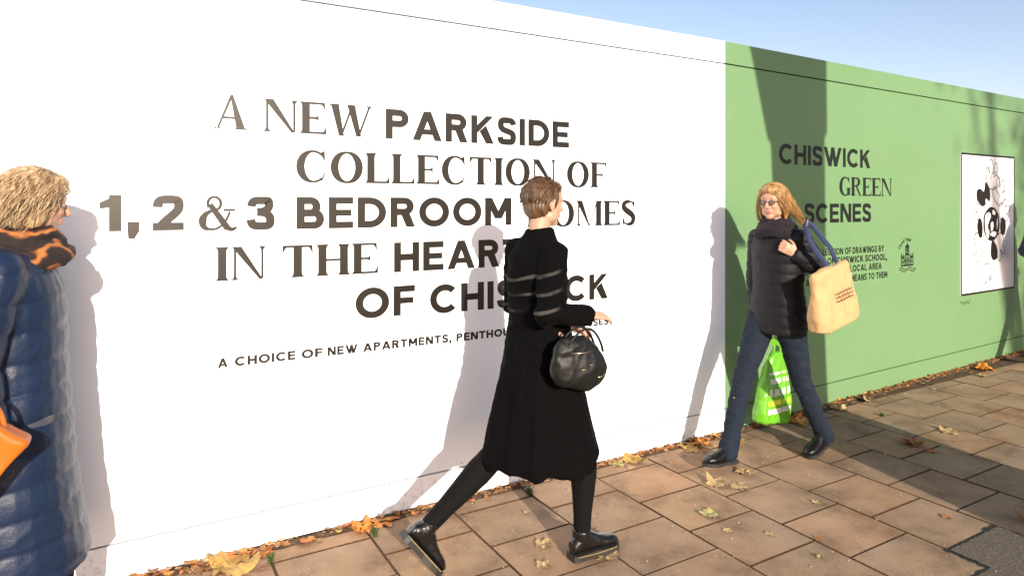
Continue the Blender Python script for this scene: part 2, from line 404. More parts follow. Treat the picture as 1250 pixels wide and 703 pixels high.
        s(bez((a * 1.0, .66), (a, .88), (W * .28, 1 - a), (W * .5, 1 - a)) + bez((W * .5, 1 - a), (W * .78, 1 - a), (W - a, .88), (W - a, .70))[1:] + bez((W - a, .70), (W - a, .50), (W * .55, .42), (W * .26, w * .55))[1:])
    elif ch == '3':
        W = .74
        s(bez((a, .70), (a * 1.2, .90), (W * .3, 1 - a), (W * .5, 1 - a)) + bez((W * .5, 1 - a), (W * .74, 1 - a), (W - a * 1.3, .92), (W - a * 1.3, .75))[1:] + bez((W - a * 1.3, .75), (W - a * 1.3, .58), (W * .6, .54), (W * .36, .54))[1:])
        s(bez((W * .36, .53), (W * .7, .53), (W - a, .44), (W - a, .28)) + bez((W - a, .28), (W - a, .10), (W * .75, a - .01), (W * .5, a - .01))[1:] + bez((W * .5, a - .01), (W * .24, a - .01), (a, .12), (a * .9, .31))[1:])
    elif ch == ',': W = w * 1.1; G.append([[(.02, -.22), (.02 + w * .55, -.22), (W, 0), (W, w * 1.1), (0, w * 1.1), (0, 0)]])
    elif ch == '&':
        W = .86; s([(W, 0), (.30, .66)] + arc(.40, .80, .165, .125, 200, -60, 16) + bez((.45, .66), (.20, .52), (a, .42), (a, .25))[0:] + bez((a, .25), (a, .02), (.55, -.06), (.80, .44))[1:])
    elif ch == ' ': W = .30
    else: W = .3
    return G, W

def serif(ch):
    """high contrast display capitals with flared wedge serifs"""
    T, t = .250, .070; G = []
    nib = lambda u, d: t + (T - t) * abs(d[1]) ** 1.7
    def foot(x, w, y, up, l=.075, r=.075):
        d = 1 if up else -1; h = .15
        if l: G.append([[(x - w / 2 - l, y), (x - w / 2 + .004, y), (x - w / 2 + .004, y + d * h), (x - w / 2 - l * .22, y + d * h * .42), (x - w / 2 - l * .62, y + d * .035)]])
        if r: G.append([[(x + w / 2 + r, y), (x + w / 2 - .004, y), (x + w / 2 - .004, y + d * h), (x + w / 2 + r * .22, y + d * h * .42), (x + w / 2 + r * .62, y + d * .035)]])
    def stem(x, w, y0=0, y1=1, b=(.075, .075), u=(.075, .075)):
        G.append(rect(x - w / 2, y0, x + w / 2, y1))
        if b: foot(x, w, y0, True, *b)
        if u: foot(x, w, y1, False, *u)
    def quad(*p): G.append([list(p)])
    def wedge(x, y0, y1, d):   # triangular terminal of an arm, hanging from y0 to y1 at x
        quad((x, y0), (x - d * .16, y0), (x - d * .05, y0 + (y1 - y0) * .45), (x + d * .012, y1))
    if ch == 'A':
        W = .98; G.append([[(.05, .02), (.115, .02), (.52, .98), (.44, 1.0)]])
        quad((W - .09 - T * 1.05, 0), (W - .09, 0), (.53, 1.03), (.44, 1.03)); G.append(rect(.20, .31, .68, .31 + t)); foot(.075, t, 0, True, .07, .08); foot(W - .09 - T * .52, T * 1.02, 0, True, .06, .06)
    elif ch == 'N':
        W = 1.02; stem(.10, t, 0, .97, (.085, .085), None); stem(W - .10, t, .03, 1, None, (.085, .085)); quad((.0, 1), (.0 + T * 1.15, 1), (W - .085, .0), (W - .085 - .10, .0)); quad((-.03, 1), (.10, 1), (.10, .965), (.02, .97))
    elif ch == 'E' or ch == 'F':
        W = .78 if ch == 'E' else .76; stem(.155, T, 0, 1, (.08, 0.0 if ch == 'E' else .08), (.08, 0)); G.append(rect(.15, 1 - t, W - .02, 1)); wedge(W - .02, 1, .70, 1); G.append(rect(.15, .5 - t / 2, .55, .5 + t / 2)); quad((.56, .35), (.56, .65), (.52, .56), (.46, .5 + t / 2), (.46, .5 - t / 2), (.52, .44))
        if ch == 'E': G.append(rect(.15, 0, W + .01, t)); wedge(W + .02, 0, .31, 1)
    elif ch == 'L': W = .76; stem(.155, T, 0, 1, (.08, 0), (.08, .08)); G.append(rect(.15, 0, W, t)); wedge(W + .01, 0, .33, 1)
    elif ch == 'I': W = .33; stem(W / 2, T)
    elif ch == 'H': W = .98; stem(.165, T); stem(W - .165, T); G.append(rect(.2, .5 - t / 2, W - .2, .5 + t / 2))
    elif ch == 'T': W = .90; stem(W / 2, T, 0, 1, (.08, .08), None); G.append(rect(.03, 1 - t, W - .03, 1)); wedge(.02, 1, .66, -1); wedge(W - .02, 1, .66, 1)
    elif ch == 'W':
        W = 1.42
        for x0, x1, w in ((.06, .40, T * 1.05), (.75, .40, t), (.60, .98, T * 1.05), (1.33, .98, t)):
            quad((x1 - w * .2 - .02, -.02), (x1 + w * .3 + .02, -.02), (x0 + w, 1), (x0, 1))
        foot(.06 + T / 2, T, 1, False, .07, .05); foot(.64 + T / 2, T, 1, False, .06, .06); foot(1.345, t, 1, False, .07, .07)
    elif ch == 'M':
        W = 1.24; stem(.11, t, 0, 1, (.08, .08), None); stem(W - .165, T, 0, 1, (.07, .07), (0, .07)); quad((.0, 1), (T * 1.1, 1), (.64, .0), (.58, .0)); quad((.60, .0), (.64, .0), (W - .20, 1), (W - .25, 1))
    elif ch in 'OCG':
        R = .515
        ring = [(R + (R - t / 2) * cos(w), .5 + (.512 - t / 2) * sin(w)) for w in [2 * pi * i / 48 for i in range(49)]]
        if ch == 'O': W = 1.03; G.append(strip(arc(R, .5, R - T / 2, .515 - t / 2, 0, 360, 52), nib, True))
        else:
            W = .93
            def cw(u, d): return t + (T - t) * (abs(d[1]) ** 1.7 if .12 < u < .88 else 0)
            p = arc(R, .5, R - T / 2, .515 - t / 2, 48, 312, 44)
            G.append(strip(p, lambda u, d: t + (T - t) * abs(d[1]) ** 1.7 * min(1, max(0, (u - .05) / .2), max(0, (.95 - u) / .2))))
            quad((W - .09, 1.0), (W - .07, 1.0), (W - .06, .66), (W - .09, .70), (W - .18, .87), (W - .22, .93))
            if ch == 'C': quad((W - .05, .30), (W - .09, .30), (W - .17, .12), (W - .24, .05), (W - .14, .06))
            if ch == 'G': stem(W - .12, T * .95, .03, .42, None, (.09, .09)); quad((W - .2, .03), (W - .03, .03), (W - .2, .16)); W += .02
    elif ch == 'R':
        W = .93; stem(.155, T, 0, 1, (.08, .08), (.08, 0)); G.append(strip([(.15, 1 - t / 2), (.42, 1 - t / 2)] + arc(.42, .755, .26, .245 - t / 2, 90, -90, 16) + [(.15, .51 + t / 2)], nib)); quad((.38, .525), (.52, .525), (.86, .02), (.98, .02), (.98, 0), (.72, 0))
    elif ch == 'S':
        W = .74
        path = bez((W - .10, .80), (W - .16, .96), (.50, 1 - t / 2), (.40, 1 - t / 2)) + bez((.40, 1 - t / 2), (.18, 1 - t / 2), (.10, .88), (.11, .76))[1:] + bez((.11, .76), (.14, .58), (.60, .50), (.62, .28))[1:] + bez((.62, .28), (.62, .10), (.5, t / 2), (.36, t / 2))[1:] + bez((.36, t / 2), (.20, t / 2), (.12, .08), (.09, .20))[1:]
        G.append(strip(path, lambda u, d: t + (T * 1.05 - t) * max(0, 1 - abs(u - .5) / .34) ** .6)); quad((W - .09, 1.0), (W - .07, 1.0), (W - .06, .68), (W - .09, .70), (W - .2, .91)); quad((.06, 0), (.08, 0), (.17, .12), (.08, .34), (.05, .34))
    elif ch == '&':
        W = 1.06; G.append(strip(arc(.42, .79, .185, .195, 215, -95, 20), lambda u, d: t + (.09 - t) * abs(d[1]) ** 2)); quad((.22, .74), (.37, .80), (.92, .06), (.80, 0), (.70, .02))
        G.append(strip(bez((.42, .60), (.14, .52), (.09, .38), (.09, .25)) + bez((.09, .25), (.09, .05), (.25, t / 2), (.38, t / 2))[1:] + bez((.38, t / 2), (.62, t / 2), (.80, .32), (.86, .55))[1:], lambda u, d: t + (T * .95 - t) * max(0, 1 - abs(u - .3) / .28) ** .8))
        G.append(rect(.68, .565, 1.02, .565 + t)); G.append(strip(bez((.78, .09), (.88, .0), (.98, .0), (1.05, .10)), lambda u, d: .09 * (1 - u) + t))
    else: W = .3
    return G, W

def put_text(parent, name, text, x0, x1, z0, zc, m, style, track, w=.18, plane_y=0.0, label=None, space=.36, single=True):
    """a word printed on a board: capitals scaled so that the word runs from x0 to x1 and is zc high"""
    x = 0; layers = []
    for i, ch in enumerate(text):
        if ch == ' ': x += space; continue
        G, W = serif(ch) if style == 'serif' else sans(ch, w)
        for L in G: layers.append((i, [[(px + x, py) for px, py in poly] for poly in L]))
        x += W + track
    x -= track; sx = (x1 - x0) / x
    if single:
        for i in sorted({i for i, _ in layers}):
            vs, fs = [], []
            put_layers(vs, fs, [L for j, L in layers if j == i], x0, sx, z0, zc, plane_y)
            obj('printed_letter', mesh('printed_letter', vs, fs), m, parent)
        return
    vs, fs = [], []; put_layers(vs, fs, [L for _, L in layers], x0, sx, z0, zc, plane_y)
    o = obj(name, mesh(name, vs, fs), m, parent); o['kind'] = 'stuff'
    if label: o['label'] = label
    return o
def put_layers(vs, fs, layers, x0, sx, z0, zc, plane_y):
    d = 0
    for L in layers:
        d = d + 1; off = plane_y - 0.0008 - 0.00006 * (d % 9)
        for poly in L:
            P = [V((x0 + px * sx, off, z0 + py * zc)) for px, py in poly]
            tr = tessellate_polygon([[V((p.x, p.z, 0)) for p in P]])
            n = len(vs); vs += P
            for t_ in tr:
                a, b, c = (P[k] for k in t_)
                s_ = (b.x - a.x) * (c.z - a.z) - (b.z - a.z) * (c.x - a.x)
                fs.append(tuple(n + k for k in (t_ if s_ > 0 else t_[::-1])))

# ------------------------------------------------------------------ the two hoardings
def hoarding(name, x0, x1, m, origin, rz, label):
    root = obj(name, None); root.location = origin; root.rotation_euler = (0, 0, rz); root.empty_display_size = 0.3
    tag(root, label, 'hoarding')
    box('skirting_board', x0, x1, 0.0, 0.018, 0.012, 0.1620, m, root)
    sheet = box('sheet_panel', x0, x1, 0.0, 0.018, 0.1705, 2.5670, m, root)
    box('top_board', x0, x1, 0.0, 0.018, 2.5765, 2.727, m, root)
    box('backing_rail', x0, x1, 0.0185, 0.066, 0.12, 0.21, M_rail, root); box('backing_rail', x0, x1, 0.0185, 0.066, 2.52, 2.62, M_rail, root)
    box('backing_rail', x0, x1, 0.0185, 0.066, 1.32, 1.42, M_ply, root)
    n = int((x1 - x0) / 2.4)
    for i in range(n + 1):
        px = x0 + 0.1 + i * (x1 - x0 - 0.3) / max(1, n); box('post', px, px + .1, 0.067, 0.167, -0.15, 2.66, M_ply, root)
    sc = Acc(); 
    x = x0 + 0.21
    while x < x1:
        for z in (0.195, 0.075, 2.60, 2.545):
            if rnd.random() < 0.7: tube(sc, [(x + rnd.uniform(-.05, .05), -0.0009, z + rnd.uniform(-.006, .006)), (x, 0.001, z)][:1] * 1 + [(x, 0.002, z)], [0.0038, 0.0038], 8) if False else ell(sc, (x + rnd.uniform(-.06, .06), 0.0, z + rnd.uniform(-.008, .008)), (.0036, .0014, .0036), None, 8, 4)
        x += 0.61
    o = obj('screw_heads', sc.mesh('screw_heads'), M_steel, root); o['kind'] = 'stuff'
    return root, sheet
PX = 3.63
white, wsheet = hoarding('white_hoarding', -9.0, PX - 0.001, M_white, (0, 0, 0), 0, 'long white board hoarding printed with dark brown apartment advertising lettering')
BEND = radians(2.0)
green, gsheet = hoarding('green_hoarding', 0.001, 14.0, M_green, (PX, 0, 0), BEND, 'pale green board hoarding with black lettering and a framed drawing')

SB = .225
HL = [('A', 'serif', .357, .500, 1.935), ('NEW', 'serif', .567, 1.083, 1.934), ('PARKSIDE', 'sans', 1.159, 2.301, 1.929),
      ('COLLECTION', 'serif', .714, 2.204, 1.700), ('OF', 'serif', 2.286, 2.586, 1.696),
      ('1,', 'sans', -.084, .061, 1.481), ('2', 'sans', .111, .232, 1.481), ('&', 'serif', .294, .449, 1.477), ('3', 'sans', .493, .616, 1.477), ('BEDROOM', 'sans', .715, 1.903, 1.476), ('HOMES', 'serif', 2.009, 2.818, 1.462),
      ('IN', 'serif', .364, .575, 1.248), ('THE', 'serif', .648, 1.115, 1.246), ('HEART', 'sans', 1.204, 1.978, 1.244),
      ('OF', 'sans', 1.002, 1.319, 1.020), ('CHISWICK', 'sans', 1.404, 2.595, 1.012)]
for t_, st, a, b, z in HL:
    put_text(wsheet, 'printed_word', t_, a, b, z, .153, M_ink, st, .11 if st == 'serif' else .13, SB if t_ not in ('1,', '2', '3') else .235, 0.0, 'the printed characters ' + t_)
SX = [.369, .441, .739, .863, 1.040, 1.558]
for t_, a, b in (('A', .369, .412), ('CHOICE', .441, .711), ('OF', .739, .840), ('NEW', .863, 1.014), ('APARTMENTS,', 1.040, 1.529), ('PENTHOUSES', 1.558, 2.020), ('&', 2.048, 2.090), ('TOWNHOUSES', 2.118, 2.598)):
    put_text(wsheet, 'printed_word', t_, a, b, .856 - (a - .37) * .0035, .0425, M_ink, 'sans', .13, .245, 0.0, 'the small printed characters ' + t_, single=False)
for t_, st, a, b, z in (('CHISWICK', 'sans', .594, 1.815, 1.893), ('GREEN', 'serif', 1.368, 2.150, 1.660), ('SCENES', 'sans', .905, 1.826, 1.444)):
    put_text(gsheet, 'printed_word', t_, a, b, z, .152, M_inkg, st, .11, .215, 0.0, 'the printed characters ' + t_)
for t_, a, b, z in (('A COLLECTION OF DRAWINGS BY', .925, 2.027, 1.184), ('PUPILS OF CHISWICK SCHOOL,', .925, 2.076, 1.111), ('INSPIRED BY THEIR LOCAL AREA', .825, 1.991, 1.037), ('AND WHAT HOME MEANS TO THEM', .925, 2.078, .957)):
    put_text(gsheet, 'printed_line', t_, a, b, z, .054, M_inkg, 'sans', .13, .22, 0.0, 'the small printed line ' + t_, .42, False)

def flat(parent, name, layers, m, y=-0.0010, step=0.00008):
    """polygons in x,z laid on a board, each layer a hair in front of the one before"""
    vs, fs = [], []
    for i, poly in enumerate(layers):
        P = [V((a, y - step * (i % 12), b)) for a, b in poly]
        tr = tessellate_polygon([[V((p.x, p.z, 0)) for p in P]]); n = len(vs); vs += P
        for t_ in tr:
            a, b, c = (P[k] for k in t_); s_ = (b.x - a.x) * (c.z - a.z) - (b.z - a.z) * (c.x - a.x)
            fs.append(tuple(n + k for k in (t_ if s_ > 0 else t_[::-1])))
    return obj(name, mesh(name, vs, fs), m, parent)
def ln(path, w, closed=False): return strip(path, lambda u, d: w, closed)
# school crest: domed tower building over waves, with an arc of small handwriting
cx, cz = 2.405, 1.115
L = []
def cr(x0, z0, x1, z1): L.append([(cx + x0, cz + z0), (cx + x1, cz + z0), (cx + x1, cz + z1), (cx + x0, cz + z1)])
for x0, z0, x1, z1 in ((-.105, -.075, .105, -.062), (-.105, -.062, -.095, .01), (.095, -.062, .105, .01), (-.105, .0, -.055, .012), (.055, .0, .105, .012), (-.06, -.062, -.048, .02), (.048, -.062, .06, .02), (-.085, -.05, -.07, -.025), (-.085, -.015, -.07, 0), (.070, -.05, .085, -.025), (.070, -.015, .085, 0),
                       (-.035, -.062, -.022, .01), (.022, -.062, .035, .01), (-.008, -.062, .008, .01), (-.048, -.030, .048, -.022), (-.035, .02, .035, .028), (-.030, .028, -.018, .085), (.018, .028, .030, .085), (-.03, .055, .03, .064), (-.008, .03, .008, .05), (-.012, .066, .012, .082), (-.004, .115, .004, .14)):
    cr(x0, z0, x1, z1)
L.append([(cx + .034 * cos(w), cz + .085 + .034 * sin(w)) for w in [pi * i / 10 for i in range(11)]])
L.append([(cx - .05, cz + .018), (cx + .05, cz + .018), (cx, cz + .045)])
for sx in (-1, 1): L.append([(cx + sx * .105, cz + .012), (cx + sx * .085, cz + .012), (cx + sx * .096, cz + .05)]); L.append([(cx + sx * .07, cz + .012), (cx + sx * .055, cz + .012), (cx + sx * .062, cz + .038)])
for j, zz in enumerate((-.095, -.115)):
    for sx in (-.07, .07):
        L += ln([(cx + sx + (u - .5) * .13 + j * .01, cz + zz + .010 * sin(u * 2 * pi + j)) for u in [i / 14 for i in range(15)]], .007)
MONO = {'C': [arc(.35, .5, .35, .5, 50, 310)], 'S': [bez((.6, .85), (.3, 1.15), (-.1, .75), (.3, .5)) + bez((.3, .5), (.75, .25), (.3, -.2), (0, .15))], 'h': [[(0, 0), (0, 1)], [(0, .4), (.2, .62), (.4, .45), (.4, 0)]], 'i': [[(.05, 0), (.05, .6)]], 's': [[(.35, .55), (.1, .6), (.05, .4), (.35, .2), (.25, 0), (0, .05)]],
        'w': [[(0, .6), (.15, 0), (.3, .5), (.45, 0), (.6, .6)]], 'c': [arc(.25, .3, .25, .3, 50, 310, 8)], 'k': [[(0, 0), (0, 1)], [(.35, .6), (0, .25), (.35, 0)]], 'o': [arc(.25, .3, .25, .3, 0, 360, 10)], 'l': [[(.05, 0), (.05, 1)]], ' ': []}
ws = 'Chiswick School'; ang = 152
for ch in ws:
    adv = {'C': .85, 'S': .8, 'w': .8, 'i': .3, 'l': .3, ' ': .45, 'h': .6, 'k': .6, 'o': .65, 'c': .6, 's': .55}[ch]
    for st in MONO[ch]:
        P = []
        for (u, v) in st:
            w = radians(ang - u * 8.8); rr = .138 + v * .030; P.append((cx + rr * cos(w), cz + .012 + rr * sin(w)))
        L += ln(P, .0048)
    ang -= adv * 10.0
cr_o = flat(gsheet, 'school_crest', L, M_inkg); cr_o['label'] = 'black printed crest of a towered school building above waves'

# framed drawing (a print on the board)
F0, F1, Fb, Ft = 3.376, 4.541, .700, 2.090
pic = box('drawing_print', F0, F1, -0.010, -0.0005, Fb, Ft, M_paper, green); pic['label'] = 'white portrait print with a black line border'
bw = .020; L = [[(F0, Fb), (F1, Fb), (F1, Fb + bw), (F0, Fb + bw)], [(F0, Ft - bw), (F1, Ft - bw), (F1, Ft), (F0, Ft)], [(F0, Fb), (F0 + bw, Fb), (F0 + bw, Ft), (F0, Ft)], [(F1 - bw, Fb), (F1, Fb), (F1, Ft), (F1 - bw, Ft)]]
flat(pic, 'print_border', L, M_drawink, -0.0112)
gx, gz = 3.985, 1.415                 # globe centre
def U(px, py):                         # drawing coordinates, fractions of the sheet
    return (F0 + px * (F1 - F0), Ft - py * (Ft - Fb))
def blob(pts, n=4):                    # closed Catmull-Rom
    P = [np.array(U(*p)) for p in pts]; out = []; m_ = len(P)
    for i in range(m_):
        a, b, c, d = P[i - 1], P[i], P[(i + 1) % m_], P[(i + 2) % m_]
        for k in range(n):
            t_ = k / n; out.append(tuple(.5 * ((2 * b) + (c - a) * t_ + (2 * a - 5 * b + 4 * c - d) * t_ ** 2 + (3 * b - a - 3 * c + d) * t_ ** 3)))
    return out
def hand(cx_, cy_, rot, s=1.0, fl=False):   # a cupped hand outline
    base = [(-.05, .10), (-.09, .02), (-.10, -.05), (-.07, -.08), (-.045, -.03), (-.05, -.12), (-.015, -.15), (.012, -.11), (.02, -.05), (.05, -.12), (.085, -.10), (.075, -.02), (.10, .0), (.11, .05), (.06, .10)]
    r = []
    for x, y in base:
        if fl: x = -x
        x, y = x * s * 1.2, y * s; r.append((cx_ + x * cos(rot) - y * sin(rot), cy_ + (x * sin(rot) + y * cos(rot)) * .85))
    return r
blk = []; thin = []
for h_ in ((.56, .16, 0, 1.0), (.70, .28, .5, .95, True), (.78, .42, 1.0, .8, True), (.33, .40, -1.0, .85), (.32, .66, 3.6, .9), (.68, .67, 2.7, .9, True), (.46, .86, 3.1, .75)):
    thin += ln(blob(hand(*h_)), .0085, True)
for p in ([(.53, .18), (.56, .13), (.60, .12), (.64, .15), (.58, .16)], [(.62, .24), (.70, .30), (.66, .36)], [(.36, .62), (.34, .68), (.40, .72)], [(.60, .60), (.62, .70), (.55, .74)], [(.27, .56), (.22, .62), (.30, .68)], [(.24, .88), (.32, .83), (.36, .76)], [(.43, .93), (.52, .91), (.56, .86)], [(.55, .125), (.59, .145), (.64, .12)]):
    thin += ln([U(*q) for q in p], .007)
blk.append(blob([(.44, .20), (.50, .24), (.52, .30), (.50, .34), (.44, .32), (.42, .37), (.34, .37), (.27, .31), (.28, .26), (.34, .25), (.40, .27), (.42, .22)]))
blk.append(blob([(.31, .46), (.36, .48), (.38, .55), (.36, .60), (.31, .59), (.28, .52)]))
blk.append(blob([(.74, .46), (.81, .48), (.82, .54), (.79, .59), (.73, .58), (.71, .52)]))
blk.append(blob([(.55, .63), (.62, .65), (.66, .70), (.65, .76), (.57, .77), (.53, .72)]))
o = flat(pic, 'drawing_lines', thin, M_drawink, -0.0106, 0.00003); o['kind'] = 'stuff'
for b_ in blk: flat(pic, 'inked_shape', [b_], M_drawink, -0.0113, 0.0001)
flat(pic, 'pencil_smudge', [blob([(.16, .72), (.28, .70), (.34, .78), (.28, .85), (.18, .83)])], mat('faint_grey_wash', (.62, .61, .64), .6), -0.01035)
globe = [blob([(.545 + .155 * cos(w), .505 + .125 * sin(w)) for w in [2 * pi * i / 20 for i in range(20)]], 2)]
flat(pic, 'globe_ink', globe, M_drawink, -0.0118)
M_conts = M_paper
conts = [[(.43, .44), (.50, .42), (.53, .45), (.49, .49), (.47, .53), (.50, .56), (.48, .61), (.44, .58), (.42, .51)], [(.57, .40), (.62, .42), (.60, .44), (.56, .43)], [(.53, .50), (.57, .49), (.58, .53), (.545, .56), (.53, .54)], [(.52, .585), (.60, .60), (.64, .57), (.60, .56), (.55, .565)], [(.645, .55), (.665, .50), (.655, .46), (.64, .50)]]
flat(pic, 'globe_land', [blob(c) for c in conts], M_paper, -0.0122)
cap = ln([(3.385 + .2 * u, .628 + .014 * sin(u * 21) + .006 * sin(u * 47)) for u in [i / 40 for i in range(41)]], .005)
flat(gsheet, 'handwritten_caption', cap, M_inkg, -0.001, 0.00003)

# ------------------------------------------------------------------ leaves, litter, weeds
def leaf_mats():
    out = []
    for nm, a, b in (('pale_straw_leaf', (.46, .33, .17), (.33, .22, .10)), ('yellow_leaf', (.50, .31, .08), (.34, .21, .06)), ('orange_leaf', (.66, .27, .04), (.42, .14, .03)), ('brown_leaf', (.33, .15, .05), (.20, .09, .035)), ('russet_leaf', (.50, .17, .045), (.30, .09, .03)), ('yellow_green_leaf', (.40, .34, .15), (.27, .25, .09))):
        m = mat(nm, a, 0.6, 0.35)
        c = mixc(m, ramp(m, tex(m, 24, 5, 0.6), [(0.40, (0, 0, 0)), (0.65, (1, 1, 1))]), a, b)
        sp = ramp(m, tex(m, 70, 2, 0.6), [(0.62, (0, 0, 0)), (0.70, (1, 1, 1))])
        lk(m, mixc(m, sp, c, (.10, .05, .02)), bsdf(m).inputs['Base Color'])
        bsdf(m).inputs['Subsurface Weight'].default_value = 0.0
        out.append(m)
    return out
LM = leaf_mats()
def leaf_mesh(seed, size, curl, ragged=0.0, n=60, lobes=5):
    r_ = random.Random(seed); vs = [(0, 0, 0)]; fs = []; rings = 4
    ph = [r_.uniform(.8, 1.15) for _ in range(9)]
    bx, by = r_.uniform(-1, 1), r_.uniform(-1, 1)
    for j in range(1, rings + 1):
        for k in range(n):
            a = 2 * pi * k / n - pi; q = a / pi     # q=0 tip, +-1 stem side
            lob = 0.0
            for li, c in enumerate((0, .42, -.42, .80, -.80)):
                dd = abs(q - c); lob = max(lob, (1, .86, .86, .55, .55)[li] * ph[li] * max(0, 1 - (dd / .20) ** 1.3))
            r = .66 + .34 * lob + .05 * (abs((q * 19) % 1 - .5) * 2 - .5)
            r *= (1 - .75 * max(0, abs(q) - .93) / .07 * .6) * (1 + ragged * noise.noise(V((cos(a) * 3, sin(a) * 3, seed))))
            rr = r * size * j / rings; x, y = rr * cos(a), rr * sin(a)
            z = curl * size * ((bx * x / size) ** 2 * .9 + (by * y / size) ** 2 * 1.3) * 1.2 + .12 * curl * size * sin(a * 5 + seed) * (j / rings) ** 2 + .55 * curl * size * noise.noise(V((x / size * 2.2 + seed, y / size * 2.2, 0))) + .18 * size * curl * noise.noise(V((x / size * 5 + seed, y / size * 5, 3)))
            vs.append((x, y, max(0, z + .01 * size)))
    for k in range(n): fs.append((0, 1 + k, 1 + (k + 1) % n))
    for j in range(rings - 1):
        for k in range(n):
            a, b = 1 + j * n + k, 1 + j * n + (k + 1) % n; fs.append((a, a + n, b + n, b))
    A = Acc(); A.add(vs, fs)
    tube(A, [(-.35 * size, 0, .012 * size), (-.8 * size, .05 * size, .05 * size + curl * .1 * size), (-1.25 * size, .16 * size * bx, .10 * size)], [.018 * size, .013 * size, .012 * size], 5)
    return A.mesh('fallen_leaf', True)
GRP = 'fallen leaves on the pavement'
LEAVES = [ # x, y, size, rot, material, curl, label
    (2.92, -.575, .075, .4, 0, .35, 'large pale straw leaf in the overlapping pair ahead of the jeans-wearing woman'),
    (3.00, -.665, .062, 1.6, 0, .2, 'flat pale beige leaf lying half under the large straw leaf'),
    (3.19, -.545, .070, 2.7, 0, .45, 'straw coloured leaf just below the toe of the raised jeans leg'),
    (2.60, -.815, .058, -1.1, 5, .5, 'yellow green leaf with dark centre near the middle of the paving'),
    (2.55, -.985, .026, .2, 0, .3, 'small narrow pale leaf scrap below the yellow green leaf'),
    (2.70, -1.110, .026, 1.2, 0, .3, 'tiny pale leaf scrap on a slab at the bottom centre right'),
    (3.20, -1.02, .032, .5, 0, .25, 'small tan leaf scrap alone in the middle of a sunlit slab'),
    (2.85, -1.262, .024, 2.0, 3, .5, 'small brown crumpled leaf caught in a paving joint'),
    (2.735, -.075, .082, .3, 1, .6, 'yellow plane leaf against the foot of the white hoarding'),
    (3.20, -.100, .085, 2.2, 1, .7, 'big curled yellow leaf against the hoarding behind the raised foot'),
    (3.33, -.06, .075, .9, 2, .8, 'orange leaf propped against the end of the white hoarding'),
    (3.52, -.200, .062, 1.0, 1, .5, 'yellow leaf on the slab just right of the raised jeans leg'),
    (4.28, -.06, .115, 1.9, 2, .9, 'bright orange maple leaf standing beside the green carrier bag'),
    (4.24, -.175, .060, .4, 1, .6, 'small golden leaf below the bright orange maple leaf'),
    (5.00, -.785, .078, .2, 0, .35, 'lone pale yellow leaf on the sunlit slabs at the right'),
    (4.52, -.800, .080, 2.9, 3, .9, 'curled brown leaf lying in the tree shadow'),
    (4.50, -.925, .040, 1.2, 4, .7, 'small russet leaf next to the curled brown leaf'),
    (3.93, -1.700, .070, .9, 4, .9, 'folded rusty leaf beside the tarmac repair at the right edge'),
    (3.62, -1.455, .026, 1.1, 3, .4, 'tiny brown leaf scrap on the slab above the tarmac repair'),
    (2.72, -1.37, .020, .3, 5, .5, 'tiny yellow scrap at the bottom edge of the paving'),
    (4.80, -.085, .070, 2.0, 0, .6, 'pale leaf at the foot of the green hoarding right of the woman'),
    (5.20, -.06, .062, 1.0, 0, .6, 'second pale leaf along the foot of the green hoarding'),
    (7.15, -.03, .100, .6, 2, .8, 'orange leaf at the far foot of the green hoarding'),
    (6.85, -.17, .060, .4, 0, .5, 'tan leaf on the paving beyond the far orange leaf'),
    (1.70, -.64, .050, .4, 0, .4, 'tan leaf on the slab behind the boot of the woman in black'),
    (1.905, -.868, .062, .3, 0, .2, 'pale leaf trapped beneath the black lace-up shoe'),
    (1.60, -.80, .040, .5, 0, .4, 'small pale leaf at the bottom edge left of the black shoe'),
    (1.01, -.085, .070, 1.0, 2, .8, 'orange folded leaf in the gap under the white hoarding'),
    (1.12, -.060, .070, 2.5, 2, .6, 'second orange leaf tucked under the white hoarding edge'),
    (.42, -.115, .135, .9, 1, .55, 'large golden leaf in the bottom left corner of the paving'),
    (.55, -.06, .060, 2.0, 4, .7, 'russet curled leaf above the large golden leaf'),
    (.30, -.055, .070, 3.0, 3, .7, 'brown curled leaf by the hoarding at the far bottom left'),
    (1.80, -.33, .020, 1.0, 0, .4, 'tiny pale scrap on the slab under the coat hem'),
    (2.62, -.055, .060, 4.0, 5, .6, 'greenish leaf near the coat hem against the white hoarding')]
for i, (x, y, s, r, mi, cu, lb) in enumerate(LEAVES):
    o = obj('fallen_leaf', leaf_mesh(i * 7 + 3, s * .98, cu * 1.0, .42), LM[mi], None, (x, y, .003)); o.rotation_euler = (rnd.uniform(-.06, .06), rnd.uniform(-.06, .06), r)
    tag(o, lb, 'leaf', GRP)
